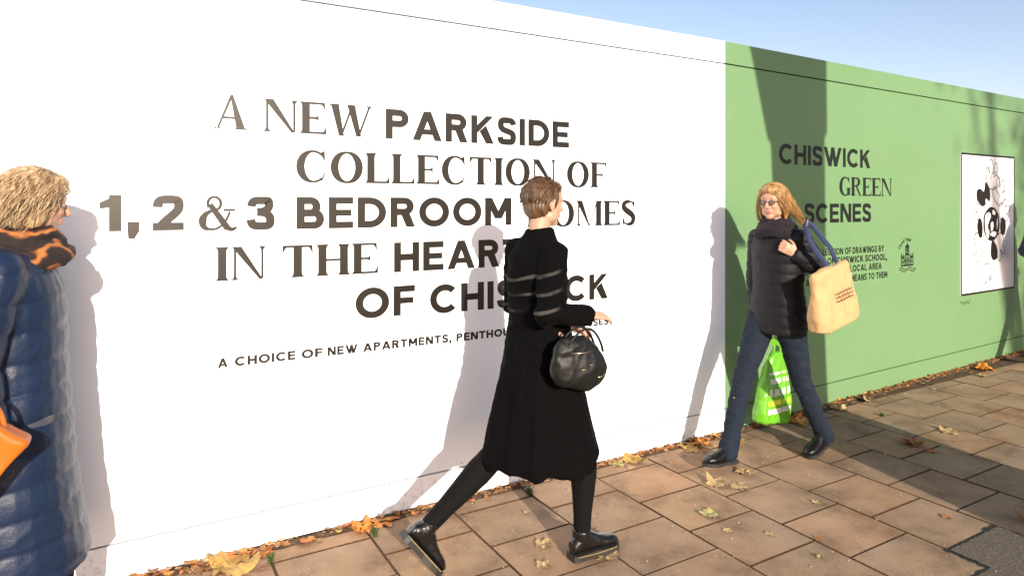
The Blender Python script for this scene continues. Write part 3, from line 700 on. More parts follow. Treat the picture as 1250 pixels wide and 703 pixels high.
# litter strip: hundreds of crumbled leaf bits and crumbs in the gap by the hoarding
r2 = random.Random(11)
for mi, cntm in ((3, 950), (4, 520), (2, 260), (0, 330), (1, 90)):
    A = Acc()
    for i in range(cntm):
        x = r2.uniform(-2.0, 11.0); yl = (max(0, x - PX)) * math.tan(BEND)
        dens = .5 + .5 * noise.noise(V((x * 1.4, mi * 3.1, 0)))
        if r2.random() > .35 + dens: continue
        y = yl - abs(r2.gauss(.0, .035)) - .004; 
        if r2.random() < .06: y -= r2.random() * .25
        s = r2.uniform(.006, .028) * (1.25 if r2.random() < .2 else 1); n = 6; a0 = r2.uniform(0, 6.3)
        tx, ty = r2.uniform(-.7, .7), r2.uniform(-.7, .7); z0 = r2.uniform(0.0, .014)
        vs = []
        for k in range(n):
            w = a0 + 2 * pi * k / n; q = s * r2.uniform(.5, 1.1); dx, dy = q * cos(w), q * sin(w) * .8
            vs.append((x + dx, min(y + dy, yl - .002), z0 + abs(dx * tx + dy * ty) + .002))
        vs.append((x, min(y, yl - .004), z0 + .004 + s * .15))
        A.add(vs, [(k, (k + 1) % n, n) for k in range(n)])
    o = obj('leaf_litter', A.mesh('leaf_litter'), LM[mi]); tag(o, 'crumbled %s leaf litter packed along the foot of the hoarding' % ('brown', 'russet', 'orange', 'pale', 'yellow')[(3, 4, 2, 0, 1).index(mi)], kind='stuff')
M_soil = mat('crumb_soil', (.06, .035, .02), .95); lk(M_soil, ramp(M_soil, tex(M_soil, 90, 4), [(.3, (.03, .018, .01)), (.7, (.13, .075, .04))]), bsdf(M_soil).inputs['Base Color'])
bms = bmesh.new()
nx = 1500; prev = None
for i in range(nx):
    x = -3 + 15 * i / (nx - 1); yl = max(0, x - PX) * math.tan(BEND); row = []
    wd = .050 + .022 * noise.noise(V((x * 3, 0, 0))) + .012 * noise.noise(V((x * 14, 5, 0)))
    for j in range(7):
        u = j / 6; row.append(bms.verts.new((x, yl - .002 - wd * u, -.005 + (.011 + .010 * noise.noise(V((x * 25, u * 3, 2)))) * (1 - u ** 2.0))))
    if prev:
        for j in range(6): bms.faces.new((prev[j], prev[j + 1], row[j + 1], row[j]))
    prev = row
me = bpy.data.meshes.new('soil_strip'); bms.to_mesh(me); bms.free(); me.polygons.foreach_set('use_smooth', [True] * len(me.polygons))
o = obj('soil_strip', me, M_soil); tag(o, 'dark crumbly soil gathered in the gap along the hoarding foot', kind='stuff')
# crumbs scattered on the slabs
A = Acc()
for i in range(420):
    x, y = r2.uniform(-.5, 8), r2.uniform(-2.3, -.06); s = r2.uniform(.0015, .0045)
    ell(A, (x, y, s * .5), (s * r2.uniform(.7, 1.6), s, s * .5), None, 6, 4)
o = obj('pale_grit', A.mesh('pale_grit'), mat('grit', (.50, .42, .30), .8)); tag(o, 'pale grit and seed scattered across the paving', kind='stuff')
M_weed = mat('weed_green', (.045, .085, .015), .7)
for i, (x, y, s, lb) in enumerate(((1.045, -.165, .045, 'small green weed in the joint below the orange leaves'), (1.93, -.145, .055, 'bright green weed in the paving joint by the coat hem'), (.57, -.15, .040, 'tiny weed in the joint at the bottom left of the paving'), (4.93, -.34, .030, 'low moss weed on the slabs by the green hoarding'))):
    A = Acc(); rr = random.Random(i)
    for b_ in range(34):
        a = rr.uniform(0, 6.3); l = s * rr.uniform(.5, 1.1); ln_ = rr.uniform(.2, 1.0); w = .0028
        p0 = V((rr.uniform(-.012, .012), rr.uniform(-.012, .012), 0)); p1 = p0 + V((cos(a) * l * ln_ * .5, sin(a) * l * ln_ * .5, l * .6)); p2 = p0 + V((cos(a) * l * ln_, sin(a) * l * ln_, l * .75)); sd = V((-sin(a) * w, cos(a) * w, 0))
        A.add([p0 - sd, p0 + sd, p1 + sd, p1 - sd, p2], [(0, 1, 2, 3), (3, 2, 4)])
    o = obj('weed', A.mesh('weed'), M_weed, None, (x, y, 0)); tag(o, lb, 'weed', 'weeds in the paving joints')

# ------------------------------------------------------------------ street trees behind the camera (they cast the shade)
M_bark = mat('plane_bark', (.20, .17, .12), .9)
lk(M_bark, ramp(M_bark, tex(M_bark, 5, 6), [(.35, (.10, .085, .06)), (.5, (.22, .19, .13)), (.7, (.38, .35, .25))]), bsdf(M_bark).inputs['Base Color']); bump(M_bark, tex(M_bark, 14, 5), .6, .02)
def tree(loc, trunk_pts, trunk_r, limbs, nleaf, crown, label, seed, group='street trees'):
    root = obj('plane_tree', None, loc=loc); tag(root, label, 'tree', group)
    A = Acc(); tube(A, trunk_pts, trunk_r, 22)
    o = obj('trunk', A.mesh('trunk', True), M_bark, root)
    A = Acc(); rr = random.Random(seed); tips = []
    for pts, rad in limbs:
        tube(A, pts, rad, 12)
        p = V(pts[-1]); dirv = (V(pts[-1]) - V(pts[-2])).normalized()
        for b_ in range(7):
            q = V(pts[rr.randrange(1, len(pts))]); d_ = (dirv + V((rr.uniform(-1, 1), rr.uniform(-1, 1), rr.uniform(-.3, .9)))).normalized(); l = rr.uniform(1.2, 2.6)
            m1 = q + d_ * l * .5 + V((0, 0, rr.uniform(-.1, .3))); e = q + d_ * l + V((0, 0, rr.uniform(-.2, .5)))
            tube(A, [q, m1, e], [.05, .03, .012], 6); tips += [m1, e]
            for c_ in range(4):
                e2 = m1.lerp(e, rr.random()) + V((rr.uniform(-.7, .7), rr.uniform(-.7, .7), rr.uniform(-.3, .7))); tube(A, [m1.lerp(e, .4), e2], [.015, .006], 5); tips.append(e2)
    obj('limbs', A.mesh('limbs', True), M_bark, root)
    for mi, part in ((1, .5), (3, .3), (5, .2)):
        A = Acc()
        for i in range(int(nleaf * part)):
            t_ = tips[rr.randrange(len(tips))] + V((rr.gauss(0, crown), rr.gauss(0, crown), rr.gauss(0, crown * .8))); s = rr.uniform(.05, .10)
            u = V((rr.uniform(-1, 1), rr.uniform(-1, 1), rr.uniform(-.5, .5))).normalized(); v = u.cross(V((rr.uniform(-1, 1), rr.uniform(-1, 1), 1))).normalized()
            A.add([t_ - u * s, t_ - v * s * .7, t_ + u * s, t_ + v * s * .7], [(0, 1, 2, 3)])
        o = obj('crown', A.mesh('crown'), LM[mi], root); o['kind'] = 'stuff'
    return root
tree((3.86, -3.62, 0), [(0, 0, -.15), (0, 0, .0), (-.01, 0, .5), (-.005, 0, 1.1), (0, 0, 1.8), (.01, 0, 2.6), (-.02, 0, 3.3), (-.03, 0, 3.7)], [.62, .56, .45, .37, .315, .315, .33, .36],
     [([(-.15, 0, 3.35), (-.35, -.05, 3.9), (-.7, -.1, 4.8), (-1.3, -.3, 6.4), (-1.8, -.4, 8.0)], [.25, .22, .19, .14, .07]), ([(.08, 0, 3.4), (.12, 0, 4.0), (.3, .05, 5.2), (.9, .1, 6.8), (1.3, .4, 8.6)], [.27, .22, .19, .13, .06]), ([(.0, 0, 3.6), (-.05, -.3, 4.6), (-.2, -.9, 6.2), (-.1, -1.3, 8.5)], [.2, .17, .12, .06])], 5200, .35,
     'large plane tree whose forked trunk shades the pavement and green hoarding', 3)
tree((5.6, -17.5, -.12), [(0, 0, 0), (0, 0, .5), (.05, 0, 2.5), (.1, 0, 4.6)], [.42, .33, .27, .24],
     [([(.05, 0, 4.0), (.5, 0, 5.2), (1.3, .2, 6.3), (2.3, .2, 7.2)], [.2, .15, .1, .06]), ([(.1, 0, 4.4), (-.3, 0, 5.8), (-.8, .1, 7.2), (-1.0, .1, 9.2)], [.2, .15, .1, .05]), ([(.1, 0, 4.5), (.4, .4, 6.3), (.8, .5, 8.4)], [.2, .14, .07])], 2600, .40,
     'tall thinly leaved plane tree across the road', 5)
# ------------------------------------------------------------------ people
exec_people = True
M_skin = mat('skin', (.62, .36, .25), .5, .4)
bsdf(M_skin).inputs['Subsurface Weight'].default_value = .15; bsdf(M_skin).inputs['Subsurface Scale'].default_value = .01; bsdf(M_skin).inputs['Subsurface Radius'].default_value = (1, .4, .2)
lk(M_skin, mixc(M_skin, tex(M_skin, 30, 3), (.40, .225, .150), (.48, .28, .195)), bsdf(M_skin).inputs['Base Color'])
M_lip = mat('lips', (.45, .14, .11), .4); M_eye = mat('eye_white', (.30, .27, .25), .3); M_iris = mat('iris', (.05, .035, .025), .2); M_brow = mat('eyebrow_hair', (.12, .07, .04), .8)
def hair_mat(name, a, b):
    m = mat(name, a, .42, .5); n = tex(m, 60, 3, .6, stretch=(1, 1, .18))
    lk(m, ramp(m, n, [(.35, a), (.65, b)]), bsdf(m).inputs['Base Color']); return m
def fabric(name, a, b, scale=60, rough=.9, sheen=.2, bumpk=.3):
    m = mat(name, a, rough, .25, sheen=sheen); lk(m, mixc(m, tex(m, scale, 4), a, b), bsdf(m).inputs['Base Color']); bump(m, tex(m, scale * 6, 2), bumpk, .002); return m

def hand_shape(A, wrist, d, palm_n, curl=.4, spread=.05, thumb_side=1, s=1.0):
    """palm, four unequal curled fingers and a side thumb; d = pointing direction, palm_n = direction the palm faces"""
    d = V(d).normalized(); n = V(palm_n); n = (n - d * n.dot(d)).normalized(); a = d.cross(n).normalized() * thumb_side  # a = thumb side
    w = V(wrist)
    tube(A, [w - d * .01, w + d * .03 * s, w + d * .085 * s], [(.022 * s, .017 * s), (.034 * s, .015 * s), (.038 * s, .012 * s)], 14, up=n)
    ell(A, w + d * .05 * s, .022 * s)
    for k, (off, L) in enumerate(((.030, .072), (.010, .080), (-.010, .074), (-.029, .058))):
        p = w + d * .078 * s + a * off * s; dirn = (d + a * spread * (1.5 - k)).normalized(); c = curl * (1 + .12 * k); pts = [p - dirn * .015, p]; ang = c * .6
        for j, fr in enumerate((.46, .30, .24)):
            dd = dirn * cos(ang) + n * sin(ang); p = p + dd * L * fr * s; pts.append(p); ang += c * 1.1
        limb(A, pts, [.0095 * s, .0092 * s, .0086 * s, .0078 * s, .0066 * s], 8)
    p = w + d * .022 * s + a * .024 * s; p1 = p + (d * .6 + a * .7 + n * .25).normalized() * .034 * s; p2 = p1 + (d * .8 + a * .25 + n * (.3 + curl * .5)).normalized() * .030 * s; p3 = p2 + (d * .8 - a * .1 + n * (.4 + curl)).normalized() * .024 * s
    limb(A, [p, p1, p2, p3], [.014 * s, .0115 * s, .0098 * s, .0078 * s], 9)

def head_shape(A, c, R):
    """head with brow, sockets, nose, lips, chin and ears; R turns local (x = face, z = up) to the person's frame"""
    T = lambda p: V(c) + R @ V(p)
    def e(p, r): ell(A, T(p), r, R, 20, 14)
    e((-.012, 0, .030), (.096, .075, .083)); e((.022, 0, -.022), (.062, .062, .085)); e((.040, 0, .035), (.050, .060, .045))
    e((.052, 0, -.088), (.028, .026, .022)); e((.062, 0, -.096), (.016, .018, .013))
    for s in (-1, 1):
        e((.015, s * .038, -.062), (.038, .024, .030)); e((.058, s * .032, -.022), (.026, .022, .022)); e((.072, s * .026, .024), (.014, .026, .008)); e((.0705, s * .029, .0125), (.0145, .016, .0068)); e((.068, s * .029, -.0085), (.0145, .015, .0055)); e((-.008, s * .076, -.008), (.016, .009, .030)); e((-.004, s * .079, .012), (.014, .008, .014)); e((.088, s * .010, -.030), (.010, .007, .007))
    tube(A, [T((.076, 0, .018)), T((.090, 0, .002)), T((.104, 0, -.018)), T((.109, 0, -.027))], [.008, .0085, .010, .010], 10)
    e((.104, 0, -.029), (.011, .010, .008)); e((.082, 0, -.052), (.015, .022, .006)); e((.080, 0, -.063), (.014, .019, .006)); e((.070, 0, -.056), (.020, .026, .020))
    return T

def person(spec):
    """one continuous body; returns the root Empty"""
    P = spec; root = obj('person', None, loc=P['loc']); root.rotation_euler = (0, 0, P['rz']); tag(root, P['label'], 'person', P.get('group'))
    A = Acc(); hc = V(P['head']); R = Matrix.Rotation(P.get('turn', 0), 3, 'Z') @ Matrix.Rotation(P.get('nod', 0), 3, 'Y') * P.get('head_size', 1.0)
    T = head_shape(A, hc, R)
    nk = V(P['neck']); ch = V(P['chest']); pv = V(P['pelvis'])
    tube(A, [T((-.025, 0, -.02)), T((-.022, 0, -.075)), nk, nk - V((0, 0, .05))], [(.050, .050), (.046, .047), (.048, .050), (.058, .065)], 18)
    loft(A, [(pv.x, pv.y, pv.z - .09, .09, .15), (pv.x, pv.y, pv.z, .115, .175), (pv.x, pv.y, pv.z + .14, .095, .14), ((pv.x + ch.x) / 2, ch.y, (pv.z + ch.z) / 2 + .06, .095, .135), (ch.x, ch.y, ch.z, .110, .140), (ch.x - .005, ch.y, ch.z + .09, .088, .135), (nk.x, nk.y, nk.z - .02, .06, .09)])
    for sd in ('L', 'R'):
        sh, el, wr = (V(q) for q in P['arm' + sd][:3]); limb(A, [sh, sh.lerp(el, .5), el, el.lerp(wr, .35), wr], [.044, .038, .034, .034, .023])
        hd = P['arm' + sd][3]; hand_shape(A, wr, hd[0], hd[1], hd[2], .05, hd[3], .95)
        hp, kn, an = (V(q) for q in P['leg' + sd][:3]); limb(A, [hp, hp.lerp(kn, .5), kn, kn.lerp(an, .3), kn.lerp(an, .75), an], [.088, .075, .054, .054, .036, .033])
    me = remesh(A, 'body', P.get('voxel', .0052), 2)
    me.materials.append(M_skin); me.materials.append(M_lip)
    # lips
    lc = T((.094, 0, -.057)); 
    for f in me.polygons:
        c = f.center
        if abs(c.z - lc.z) < .03 and (c - lc).length < .026:
            q = R.inverted() @ (c - V(hc))
            if abs(q.z + .0575) < .010 and abs(q.y) < .021 and q.x > .082: f.material_index = 1
    body = obj('body', me, None, root)
    for s in (-1, 1):
        A = Acc(); ell(A, T((.0725, s * .029, .003)), (.011, .0135, .0105), R, 14, 10); eye = obj('eye', A.mesh('eye', True), M_eye, root)
        A = Acc(); ell(A, T((.0795, s * .0285, .003)), (.0052, .0062, .0062), R, 10, 8); obj('iris', A.mesh('iris', True), M_iris, eye)
        A = Acc(); tube(A, [T((.082, s * .014, .0245)), T((.084, s * .026, .030)), T((.076, s * .042, .026))], [.0028, .0034, .0016], 6); obj('eyebrow', A.mesh('eyebrow', True), P.get('brow', M_brow), root)
    return root, T, R

def shoe(root, an, heading, pitch, m_up, m_sole, name='shoe', sole=.022, top=.03):
    """an = ankle; heading about z; pitch > 0 lifts the heel"""
    an = V(an); Rz = Matrix.Rotation(heading, 3, 'Z') @ Matrix.Rotation(pitch, 3, 'Y')
    P_up = (Rz @ V((0, 0, 1)) + V((0, 0, 1))).normalized(); base = an - Rz @ V((.062, 0, .095)); W = lambda p: base + Rz @ V(p)
    prof = [(0, .028, 0), (.02, .036, 0), (.07, .035, 0), (.12, .034, 0), (.17, .044, 0), (.21, .046, 0), (.245, .036, 0), (.262, .018, 0)]
    A = Acc(); vs = []; n = len(prof)
    for z in (0, sole):
        for x, w, _ in prof: vs.append(W((x, w + .003, z)))
        for x, w, _ in prof[::-1]: vs.append(W((x, -w - .003, z)))
    m_ = 2 * n; fs = [tuple(range(m_))[::-1], tuple(range(m_, 2 * m_))] + [(i, (i + 1) % m_, m_ + (i + 1) % m_, m_ + i) for i in range(m_)]
    A.add(vs, fs); so = A.mesh('sole')
    B = Acc(); secs = [(.005, .026, .055), (.03, .033, .085), (.07, .034, .095), (.11, .033, .085), (.15, .037, .062), (.19, .042, .050), (.225, .040, .044), (.25, .028, .032), (.26, .012, .018)]
    for i in range(len(secs) - 1):
        pass
    vs = []; fs = []; seg = 16
    for x, w, h in secs:
        for k in range(seg):
            a = 2 * pi * k / seg; vs.append(W((x, w * cos(a), sole + h / 2 + h / 2 * sin(a) - .004)))
    for i in range(len(secs) - 1):
        for k in range(seg): fs.append((i * seg + k, i * seg + (k + 1) % seg, (i + 1) * seg + (k + 1) % seg, (i + 1) * seg + k))
    fs.append(tuple(range(seg))[::-1]); fs.append(tuple((len(secs) - 1) * seg + k for k in range(seg))); B.add(vs, fs)
    tube(B, [W((.06, 0, sole + .05)), an.lerp(W((.055, 0, sole + .10)), .4), an + P_up * top], [.040, .042, .043], 16)
    me = remesh(B, 'shoe', .005, 2, lambda p, n: fold(p, 55, 55, 40, .0012))
    o = obj(name, me, m_up, root); obj('sole', so, m_sole, o)
    return o, W

def hair_strands(A, T, R, starts, flow, rr, rad=.0035):
    pass

def ray_ell(c, r, d):
    return V((c[0] + r[0] * d[0], c[1] + r[1] * d[1], c[2] + r[2] * d[2]))
def hair(root, T, R, m, style, seed):
    rr = random.Random(seed); A = Acc()
    C0 = (-.016, 0, .030); RR = (.106, .086, .096) if style != 'short' else (.101, .081, .092)
    if style == 'short':
        for c_, r_ in (((-.020, 0, .034), (.103, .085, .094)), ((-.045, 0, -.015), (.070, .078, .075)), ((.035, 0, .080), (.055, .065, .035)), ((-.105, 0, .028), (.032, .040, .042)), ((.0, .070, .01), (.03, .016, .045)), ((.0, -.070, .01), (.03, .016, .045))):
            ell(A, T(c_), r_, R)
    elif style == 'long':
        for c_, r_ in (((-.018, 0, .034), (.106, .087, .095)), ((-.055, 0, -.04), (.070, .086, .10)), ((.038, 0, .080), (.055, .068, .036)), ((-.085, 0, -.12), (.06, .085, .09)), ((-.02, .078, -.03), (.045, .020, .10)), ((-.02, -.078, -.03), (.045, .020, .10))):
            ell(A, T(c_), r_, R)
    else:
        for c_, r_ in (((-.022, 0, .040), (.112, .094, .098)), ((-.055, 0, -.03), (.075, .09, .095)), ((.035, 0, .085), (.060, .070, .040)), ((-.02, .080, -.02), (.05, .022, .08)), ((-.02, -.080, -.02), (.05, .022, .08))):
            ell(A, T(c_), r_, R)
    Ri = R.inverted(); hc = T((0, 0, 0))
    def dsp(p, n):
        q = Ri @ (V(p) - hc); a = math.atan2(q.y, -q.x - .02)
        return .0035 * noise.noise(V((a * 11, q.z * 7, seed))) + .002 * noise.noise(V((a * 30, q.z * 10, seed)))
    me = remesh(A, 'hair', .005, 3, lambda p, n: dsp(p, n) - .004)
    bm = bmesh.new(); bm.from_mesh(me)      # open the face
    if style != 'zz':
        kill = []
        for v in bm.verts:
            q = Ri @ (v.co - hc)
            if q.x > .052 and q.z < .058 and abs(q.y) < .064: v.co -= R @ V((.034, 0, 0))
        
    bm.to_mesh(me); bm.free()
    o = obj('hair', me, m, root)
    # strands over the shell, flowing back and down
    S_ = Acc(); n = {'short': 1300, 'long': 1900, 'curly': 1700}[style]
    for i in range(n):
        th = rr.uniform(-pi, pi); up = rr.uniform(.02, 1.0)
        x = -cos(th); y = sin(th)
        if x > .35 and up < .62: up = rr.uniform(.62, 1.0)
        d0 = V((x * math.sqrt(1 - up * up), y * math.sqrt(1 - up * up), up)); p = V(ray_ell(C0, RR, d0)) ; pts = [T(p)]
        fly = rr.choice((.02, .03, .05, .05, .16)); back = V((-.7, .15 * y, -.9)) if style == 'short' else V((-.55, .30 * (1 if y > 0 else -1), -1))
        L = {'short': rr.uniform(.04, .09), 'long': rr.uniform(.14, .27), 'curly': rr.uniform(.10, .19)}[style]; k = 7
        for j in range(k):
            dirn = back + V((rr.uniform(-.2, .2), rr.uniform(-.2, .2), rr.uniform(-.15, .15))) * (1.8 if style == 'curly' else 1)
            p = p + dirn.normalized() * L / k
            q = V(((p.x - C0[0]) / RR[0], (p.y - C0[1]) / RR[1], (p.z - C0[2]) / RR[2])); l = q.length
            if style == 'short' or (l < 1.03 and p.z > -.06): q = q / l * (1.02 + fly * (j + 1) / k + rr.uniform(0, .025)); p = V((C0[0] + q.x * RR[0], C0[1] + q.y * RR[1], C0[2] + q.z * RR[2]))
            if style == 'curly': p = p + V((.006 * sin(j * 2.3 + i), .006 * cos(j * 2.1 + i), 0))
            if style == 'long' and p.z < -.08: p = p + V((-.012, 0, .0))
            if p.x > .055 and p.z < .05: p.x = .055
            pts.append(T(p))
        r0 = rr.uniform(.0007, .0020); tube(S_, pts, [r0 * .7] + [r0] * (k - 2) + [r0 * .7, r0 * .25], 4)
    obj('strands', S_.mesh('strands', True), m, o)
    return o

def cloth(root, name, A, m, voxel, smooth, disp): return obj(name, remesh(A, name, voxel, smooth, disp), m, root)

# ---- woman in black walking to the right
M_blackwool = fabric('black_wool', (.0018, .0018, .0022), (.0034, .0032, .0035), 50, .95, 0)
bsdf(M_blackwool).inputs['Specular IOR Level'].default_value = .06
M_tights = fabric('black_tights', (.0022, .0022, .0025), (.0042, .004, .0045), 80, .85, 0)
bsdf(M_tights).inputs['Specular IOR Level'].default_value = .15
M_blackleather = mat('polished_black_leather', (.004, .004, .0045), .3, .5, coat=.15); bump(M_blackleather, tex(M_blackleather, 60, 3), .15, .002)
M_rubber = mat('black_rubber_sole', (.018, .016, .014), .6)
M_stitch = mat('yellow_stitching', (.60, .45, .12), .7)
W2 = dict(loc=(1.625, -.74, 0), rz=0.0, label='woman in long black coat and black tights striding right past the headline', head=(.020, 0, 1.598), neck=(-.012, 0, 1.462), chest=(-.025, 0, 1.27), pelvis=(.0, 0, .92), nod=.06, turn=.05, head_size=.92,
    armR=((-.03, -.150, 1.375), (-.10, -.200, 1.135), (.115, -.20, 1.115), ((1, .02, -.10), (0, .3, -1), .30, 1)),
    armL=((-.03, .150, 1.375), (-.02, .200, 1.12), (.17, .04, 1.02), ((1, -.3, -.2), (0, -.5, -1), .7, -1)),
    legR=((.02, -.085, .88), (.175, -.090, .50), (.165, -.085, .100)),
    legL=((-.01, .085, .88), (-.17, .09, .49), (-.515, .095, .225)))
w2, T, R = person(W2)
A = Acc()
loft(A, [(.0, 0, .445, .255, .235), (.0, 0, .47, .262, .242), (-.005, 0, .62, .225, .222), (-.005, 0, .78, .188, .200), (-.005, 0, .92, .152, .172), (-.012, 0, 1.05, .126, .145), (-.018, 0, 1.16, .118, .138), (-.02, 0, 1.27, .120, .152), (-.025, 0, 1.36, .104, .155), (-.02, 0, 1.415, .076, .118), (-.012, 0, 1.462, .062, .075), (-.008, 0, 1.485, .057, .060)])
for s_ in ('R', 'L'):
    sh, el, wr = (V(q) for q in W2['arm' + s_][:3]); limb(A, [sh, sh.lerp(el, .5), el, el.lerp(wr, .4), el.lerp(wr, .93)], [.062, .056, .052, .047, .041])
def d2(p, n):
    vert = max(0, min(1, (1.0 - p[2]) / .4)); ang = math.atan2(p[1], p[0])
    return .030 * vert * noise.noise(V((cos(ang) * 2.9, sin(ang) * 2.9, p[2] * .9))) + .010 * vert * noise.noise(V((cos(ang) * 7, sin(ang) * 7, p[2] * 1.5))) + fold(p, 8, 8, 14, .008 * (1 - vert)) + .0015 * noise.noise(V(p) * 40)
# knitted upper back with a few short silver stripes
tc = nd(M_blackwool, 'ShaderNodeTexCoord'); sep = nd(M_blackwool, 'ShaderNodeSeparateXYZ'); lk(M_blackwool, tc.outputs['Object'], sep.inputs[0])
mp = nd(M_blackwool, 'ShaderNodeMapping'); mp.inputs['Rotation'].default_value = (.10, .22, 0); lk(M_blackwool, tc.outputs['Object'], mp.inputs[0])
wv = nd(M_blackwool, 'ShaderNodeTexWave', Scale=4.6, Distortion=1.6, Detail=1.5); wv.bands_direction = 'Z'; lk(M_blackwool, mp.outputs[0], wv.inputs['Vector'])
st_ = ramp(M_blackwool, wv.outputs[1], [(.0, (0, 0, 0)), (.86, (0, 0, 0)), (.97, (.9, .9, .9))])
mr = nd(M_blackwool, 'ShaderNodeMapRange'); lk(M_blackwool, sep.outputs[2], mr.inputs[0]); mr.inputs[1].default_value = 1.08; mr.inputs[2].default_value = 1.10
mr2 = nd(M_blackwool, 'ShaderNodeMapRange'); lk(M_blackwool, sep.outputs[2], mr2.inputs[0]); mr2.inputs[1].default_value = 1.33; mr2.inputs[2].default_value = 1.31
mr3 = nd(M_blackwool, 'ShaderNodeMapRange'); lk(M_blackwool, sep.outputs[0], mr3.inputs[0]); mr3.inputs[1].default_value = -.035; mr3.inputs[2].default_value = -.06
k = mixc(M_blackwool, 1.0, mixc(M_blackwool, 1.0, mixc(M_blackwool, 1.0, st_, mr.outputs[0], 'MULTIPLY'), mr2.outputs[0], 'MULTIPLY'), mr3.outputs[0], 'MULTIPLY')
k = mixc(M_blackwool, 1.0, k, ramp(M_blackwool, tex(M_blackwool, 9, 2), [(.38, (0, 0, 0)), (.55, (1, 1, 1))]), 'MULTIPLY')
old = bsdf(M_blackwool).inputs['Base Color'].links[0].from_socket
lk(M_blackwool, mixc(M_blackwool, k, old, (.060, .056, .052)), bsdf(M_blackwool).inputs['Base Color'])
coat = cloth(w2, 'coat', A, M_blackwool, .008, 4, d2)
A = Acc()
for s_ in ('R', 'L'):
    hp, kn, an = (V(q) for q in W2['leg' + s_][:3]); limb(A, [hp.lerp(kn, .6), kn, kn.lerp(an, .3), kn.lerp(an, .75), an], [.072, .060, .060, .042, .038])
cloth(w2, 'tights', A, M_tights, .007, 2, lambda p, n: .0015 * noise.noise(V(p) * 25))
for s_, pt in (('R', 0.0), ('L', radians(52))):
    sh_, W = shoe(w2, W2['leg' + s_][2], 0.0, pt, M_blackleather, M_rubber, 'lace_up_shoe', .028)
    A = Acc()
    for i in range(34):
        u = i / 33; x = .02 + .235 * u; w = .036 + .010 * sin(min(1, u * 1.3) * 2.2) - (.022 * max(0, u - .85) / .15)
        ell(A, W((x, -w - .004, .024)), (.0026, .0016, .0014), None, 6, 4)
    obj('welt_stitching', A.mesh('welt_stitching'), M_stitch, sh_)
    A = Acc()
    for i in range(5):
        x = .105 + i * .017; z = .102 - i * .009
        tube(A, [W((x, -.028, z - .012)), W((x + .004, 0, z + .006)), W((x + .008, .028, z - .010))], [.0026] * 3, 6)
    obj('laces', A.mesh('laces'), M_rubber, sh_)
M_hair2 = hair_mat('brown_hair', (.045, .022, .011), (.14, .075, .036))
hair(w2, T, R, M_hair2, 'short', 4)
# handbag in the crook of her arm
M_bag = mat('black_bag_leather', (.005, .005, .005), .52, .35); bump(M_bag, tex(M_bag, 90, 3), .3, .003)
M_brass = mat('brass_hardware', (.75, .60, .38), .25, metal=1.0)
hb = obj('handbag', None, loc=(1.625 + .020, -.74 - .265, .935)); tag(hb, 'round black leather handbag with brass zips hanging from the forearm of the woman in black', 'handbag')
hb.rotation_euler = (0, radians(12), 0); hb.scale = (.92, .9, .88)
A = Acc(); ell(A, (0, 0, -.01), (.142, .055, .105)); ell(A, (-.02, 0, .035), (.125, .045, .085)); ell(A, (.045, 0, -.03), (.100, .058, .092)); ell(A, (-.06, 0, -.03), (.075, .055, .085))
cloth(hb, 'bag_body', A, M_bag, .006, 2, lambda p, n: fold(p, 8, 8, 8, .010) + fold(p, 24, 24, 24, .003, 4))
for z, x0, x1 in ((.055, -.085, .035), (.005, -.04, .105), (-.020, -.055, .05), (-.045, .06, .12)):
    A = Acc(); tube(A, [(x0, -.046, z - .012), ((x0 + x1) / 2, -.0615, z), (x1, -.046, z + .014)], [.0026, .003, .0026], 6); obj('zip', A.mesh('zip', True), M_brass, hb)
for dy in (-.03, .03):
    A = Acc(); tube(A, [(-.10 + .2 * u, dy,   .07 + .095 * sin(pi * u) ** .8) for u in [i / 14 for i in range(15)]], .006, 8); obj('handle', A.mesh('handle', True), M_bag, hb)

# ---- woman in jeans walking to the left
M_jeans = fabric('dark_denim', (.006, .010, .020), (.015, .022, .036), 30, .85, .03, .4)
bsdf(M_jeans).inputs['Specular IOR Level'].default_value = .15
M_jacket = fabric('black_quilted_nylon', (.004, .004, .006), (.008, .0075, .011), 30, .6, .03, .2)
bsdf(M_jacket).inputs['Specular IOR Level'].default_value = .2
M_scarf3 = fabric('dark_knit_scarf', (.008, .006, .009), (.018, .013, .018), 40, .95, .05, .8)
M_hair3 = hair_mat('blonde_hair', (.22, .11, .035), (.48, .28, .11))
M_navy = fabric('navy_webbing', (.006, .015, .055), (.012, .028, .085), 60, .7)
W3 = dict(loc=(3.535, -.50, 0), rz=pi + radians(1), label='blonde woman in glasses, dark jacket and jeans walking left with bags', head=(.040, 0, 1.605), neck=(.0, 0, 1.465), chest=(-.01, 0, 1.27), pelvis=(.0, 0, .93), nod=.05, turn=radians(16), head_size=.95,
    armL=((-.02, .152, 1.375), (-.150, .215, 1.165), (.045, .165, 1.295), ((.65, -.35, .45), (-.6, -.7, 0), 1.1, -1)),
    armR=((-.02, -.152, 1.375), (-.02, -.180, 1.10), (-.06, -.185, .86), ((-.03, 0, -1), (0, 1, 0), 1.3, -1)),
    legL=((.0, .085, .89), (-.115, .09, .49), (-.335, .09, .14), (-.17, .09, .03)),
    legR=((.02, -.085, .89), (.205, -.09, .51), (.345, -.08, .115), (.49, -.08, .085)))
w3, T, R = person(W3)
A = Acc()
loft(A, [(-.01, 0, .80, .135, .175), (-.01, 0, .83, .140, .178), (-.01, 0, .95, .138, .172), (-.01, 0, 1.08, .128, .152), (-.015, 0, 1.20, .130, .158), (-.015, 0, 1.30, .128, .170), (-.02, 0, 1.375, .110, .168), (-.015, 0, 1.425, .085, .130), (-.01, 0, 1.47, .070, .085)])
